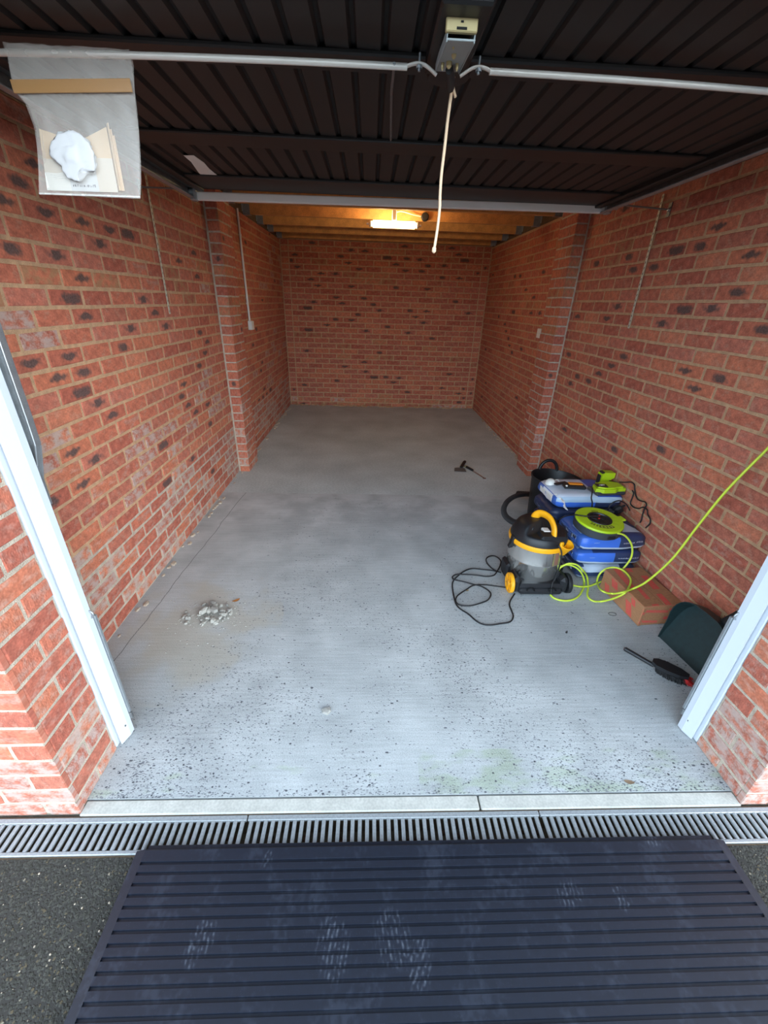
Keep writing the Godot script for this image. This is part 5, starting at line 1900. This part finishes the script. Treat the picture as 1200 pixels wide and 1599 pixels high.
func leaf(at: Vector3, r: float, turn: float, c: Color, label: String) -> void:
	var st := begin()
	st.set_smooth_group(0)
	var n := 8
	for i in n:
		var u0 := -1.0 + 2.0 * i / n
		var u1 := -1.0 + 2.0 * (i + 1) / n
		var w0 := 0.38 * (1.0 - u0 * u0)
		var w1 := 0.38 * (1.0 - u1 * u1)
		var y0 := 0.25 * u0 * u0
		var y1 := 0.25 * u1 * u1
		for s in [-1.0, 1.0]:
			quad(st, Vector3(u0, y0, 0) * r, Vector3(u1, y1, 0) * r, Vector3(u1, y1 + 0.16 * w1, s * w1) * r, Vector3(u0, y0 + 0.16 * w0, s * w0) * r, Vector3.UP)
			quad(st, Vector3(u0, y0 - 0.05, 0) * r, Vector3(u1, y1 - 0.05, 0) * r, Vector3(u1, y1 + 0.16 * w1 - 0.04, s * w1) * r, Vector3(u0, y0 + 0.16 * w0 - 0.04, s * w0) * r, Vector3.DOWN)
	var o := part(self, "fallen_leaf", st, mat(c, 0.8))
	o.transform = Transform3D(Basis(Vector3.UP, turn), at)
	tag(o, label, "leaf")


func zip_bag() -> void:
	# clear grip-seal bag folded over the locking rod, leaflets and a tissue inside
	var b := thing("zip_bag", "clear plastic grip-seal bag hanging from the door's locking rod", "plastic bag")
	var film := StandardMaterial3D.new()
	film.albedo_color = Color(0.90, 0.87, 0.83, 0.28)
	film.roughness = 0.28
	film.transparency = BaseMaterial3D.TRANSPARENCY_ALPHA
	var n := noise(501, 3.0, 3)
	# outline: rows from the rod down, each with left and right ends
	var rows := [[-0.905, -0.604, 2.096], [-0.906, -0.604, 2.070], [-0.910, -0.608, 2.035], [-0.911, -0.612, 2.008], [-0.890, -0.613, 1.985], [-0.888, -0.618, 1.94], [-0.898, -0.628, 1.88], [-0.910, -0.638, 1.835], [-0.922, -0.648, 1.796]]
	for side in [-1, 1]:
		var st := begin()
		st.set_smooth_group(0)
		var nx := 16
		for j in rows.size() - 1:
			for i in nx:
				var g := []
				for e in [[0, 0], [1, 0], [1, 1], [0, 1]]:
					var rw: Array = rows[j + e[1]]
					var u: float = (i + e[0]) / float(nx)
					var belly := sin(PI * u) * (0.014 if rw[2] < 2.0 and rw[2] > 1.8 else 0.003)
					var ripple := n.get_noise_2d(u * 5.0, rw[2] * 6.0 + side) * (0.012 if absf(rw[2] - 2.02) > 0.03 else 0.003)
					g.append(P(lerpf(rw[0], rw[1], u), rw[2], 1.452 + side * (belly + 0.0015) + ripple))
				quad(st, g[0], g[1], g[2], g[3], Vector3(0, 0, -side))
		part(b, "film", st, film)
	var st := begin()
	var tan_film := film.duplicate()
	tan_film.albedo_color = Color(0.74, 0.56, 0.36, 0.72)
	bar(st, P(-0.909, 2.014, 1.442), P(-0.612, 2.028, 1.442), 0.003, 0.026, 0.001)
	part(b, "seal_strip", st, tan_film)
	st = begin()
	bar(st, P(-0.922, 1.798, 1.452), P(-0.648, 1.800, 1.452), 0.003, 0.004, 0.001)
	part(b, "bottom_seam", st, M.white_plastic)
	# contents
	var im := Image.create(256, 256, false, Image.FORMAT_RGB8)
	im.fill(rgb(222, 194, 160))
	im.fill_rect(Rect2i(0, 120, 256, 136), rgb(218, 206, 190))
	im.fill_rect(Rect2i(0, 178, 90, 78), rgb(232, 230, 222))
	im.fill_rect(Rect2i(90, 170, 100, 86), rgb(216, 218, 218))
	strokes(im, Rect2i(98, 226, 84, 12), rgb(92, 96, 104), 5, 51)
	strokes(im, Rect2i(104, 186, 74, 4), rgb(150, 152, 156), 4, 52)
	for k in 3:
		strokes(im, Rect2i(22 + k * 6, 186 + k * 9, 44, 2), rgb(172, 172, 168), 3, 53 + k)
	var lf := thing("leaflet", "folded cream leaflet with print inside the hanging bag", "leaflet")
	st = begin()
	var A := P(-0.898, 1.806, 1.452)
	var B := P(-0.706, 1.808, 1.452)
	var C := P(-0.703, 1.948, 1.455)
	var D := P(-0.878, 1.938, 1.455)
	var mid := P(-0.785, 1.915, 1.4555)
	st.set_smooth_group(-1)
	quad(st, A, B, C, mid, Vector3.BACK, Vector2(0, 1), Vector2(1, 1), Vector2(1, 0), Vector2(0.5, 0.15))
	tri(st, A, mid, D, Vector3.BACK, Vector2(0, 1), Vector2(0.5, 0.15), Vector2(0.05, 0))
	var bk := Vector3(0, 0, -0.002)
	quad(st, A + bk, B + bk, C + bk, mid + bk, Vector3.FORWARD)
	tri(st, A + bk, mid + bk, D + bk, Vector3.FORWARD)
	part(lf, "sheet", st, picture(im, 0.85))
	st = begin()
	for k in 3:
		bar(st, P(-0.700 + k * 0.004, 1.812, 1.4505 + k * 0.0012), P(-0.697 + k * 0.003, 1.955 - k * 0.012, 1.4535 + k * 0.0012), 0.012, 0.0012, 0.0)
	part(lf, "page_edge", st, mat(rgb(238, 210, 176), 0.85))
	var ti := thing("tissue", "crumpled white tissue inside the hanging bag", "tissue")
	st = begin()
	var nz := noise(510, 14.0, 4)
	st.set_smooth_group(0)
	var ns := 22
	for j in ns:
		for i in ns * 2:
			var g := []
			for e in [[0, 0], [1, 0], [1, 1], [0, 1]]:
				var th: float = PI * (j + e[1]) / ns
				var ph: float = TAU * (i + e[0]) / (ns * 2)
				var v := Vector3(sin(th) * cos(ph), cos(th), sin(th) * sin(ph))
				var f := 1.0 + nz.get_noise_3d(v.x * 0.07, v.y * 0.07, v.z * 0.07) * 0.5
				g.append(P(-0.797, 1.880, 1.437) + Vector3(v.x * 0.054, v.y * 0.046, v.z * 0.010) * f)
			quad(st, g[0], g[1], g[2], g[3], (g[0] + g[2]) / 2.0 - P(-0.797, 1.880, 1.437))
	part(ti, "wad", st, mat(rgb(212, 212, 212), 0.9))
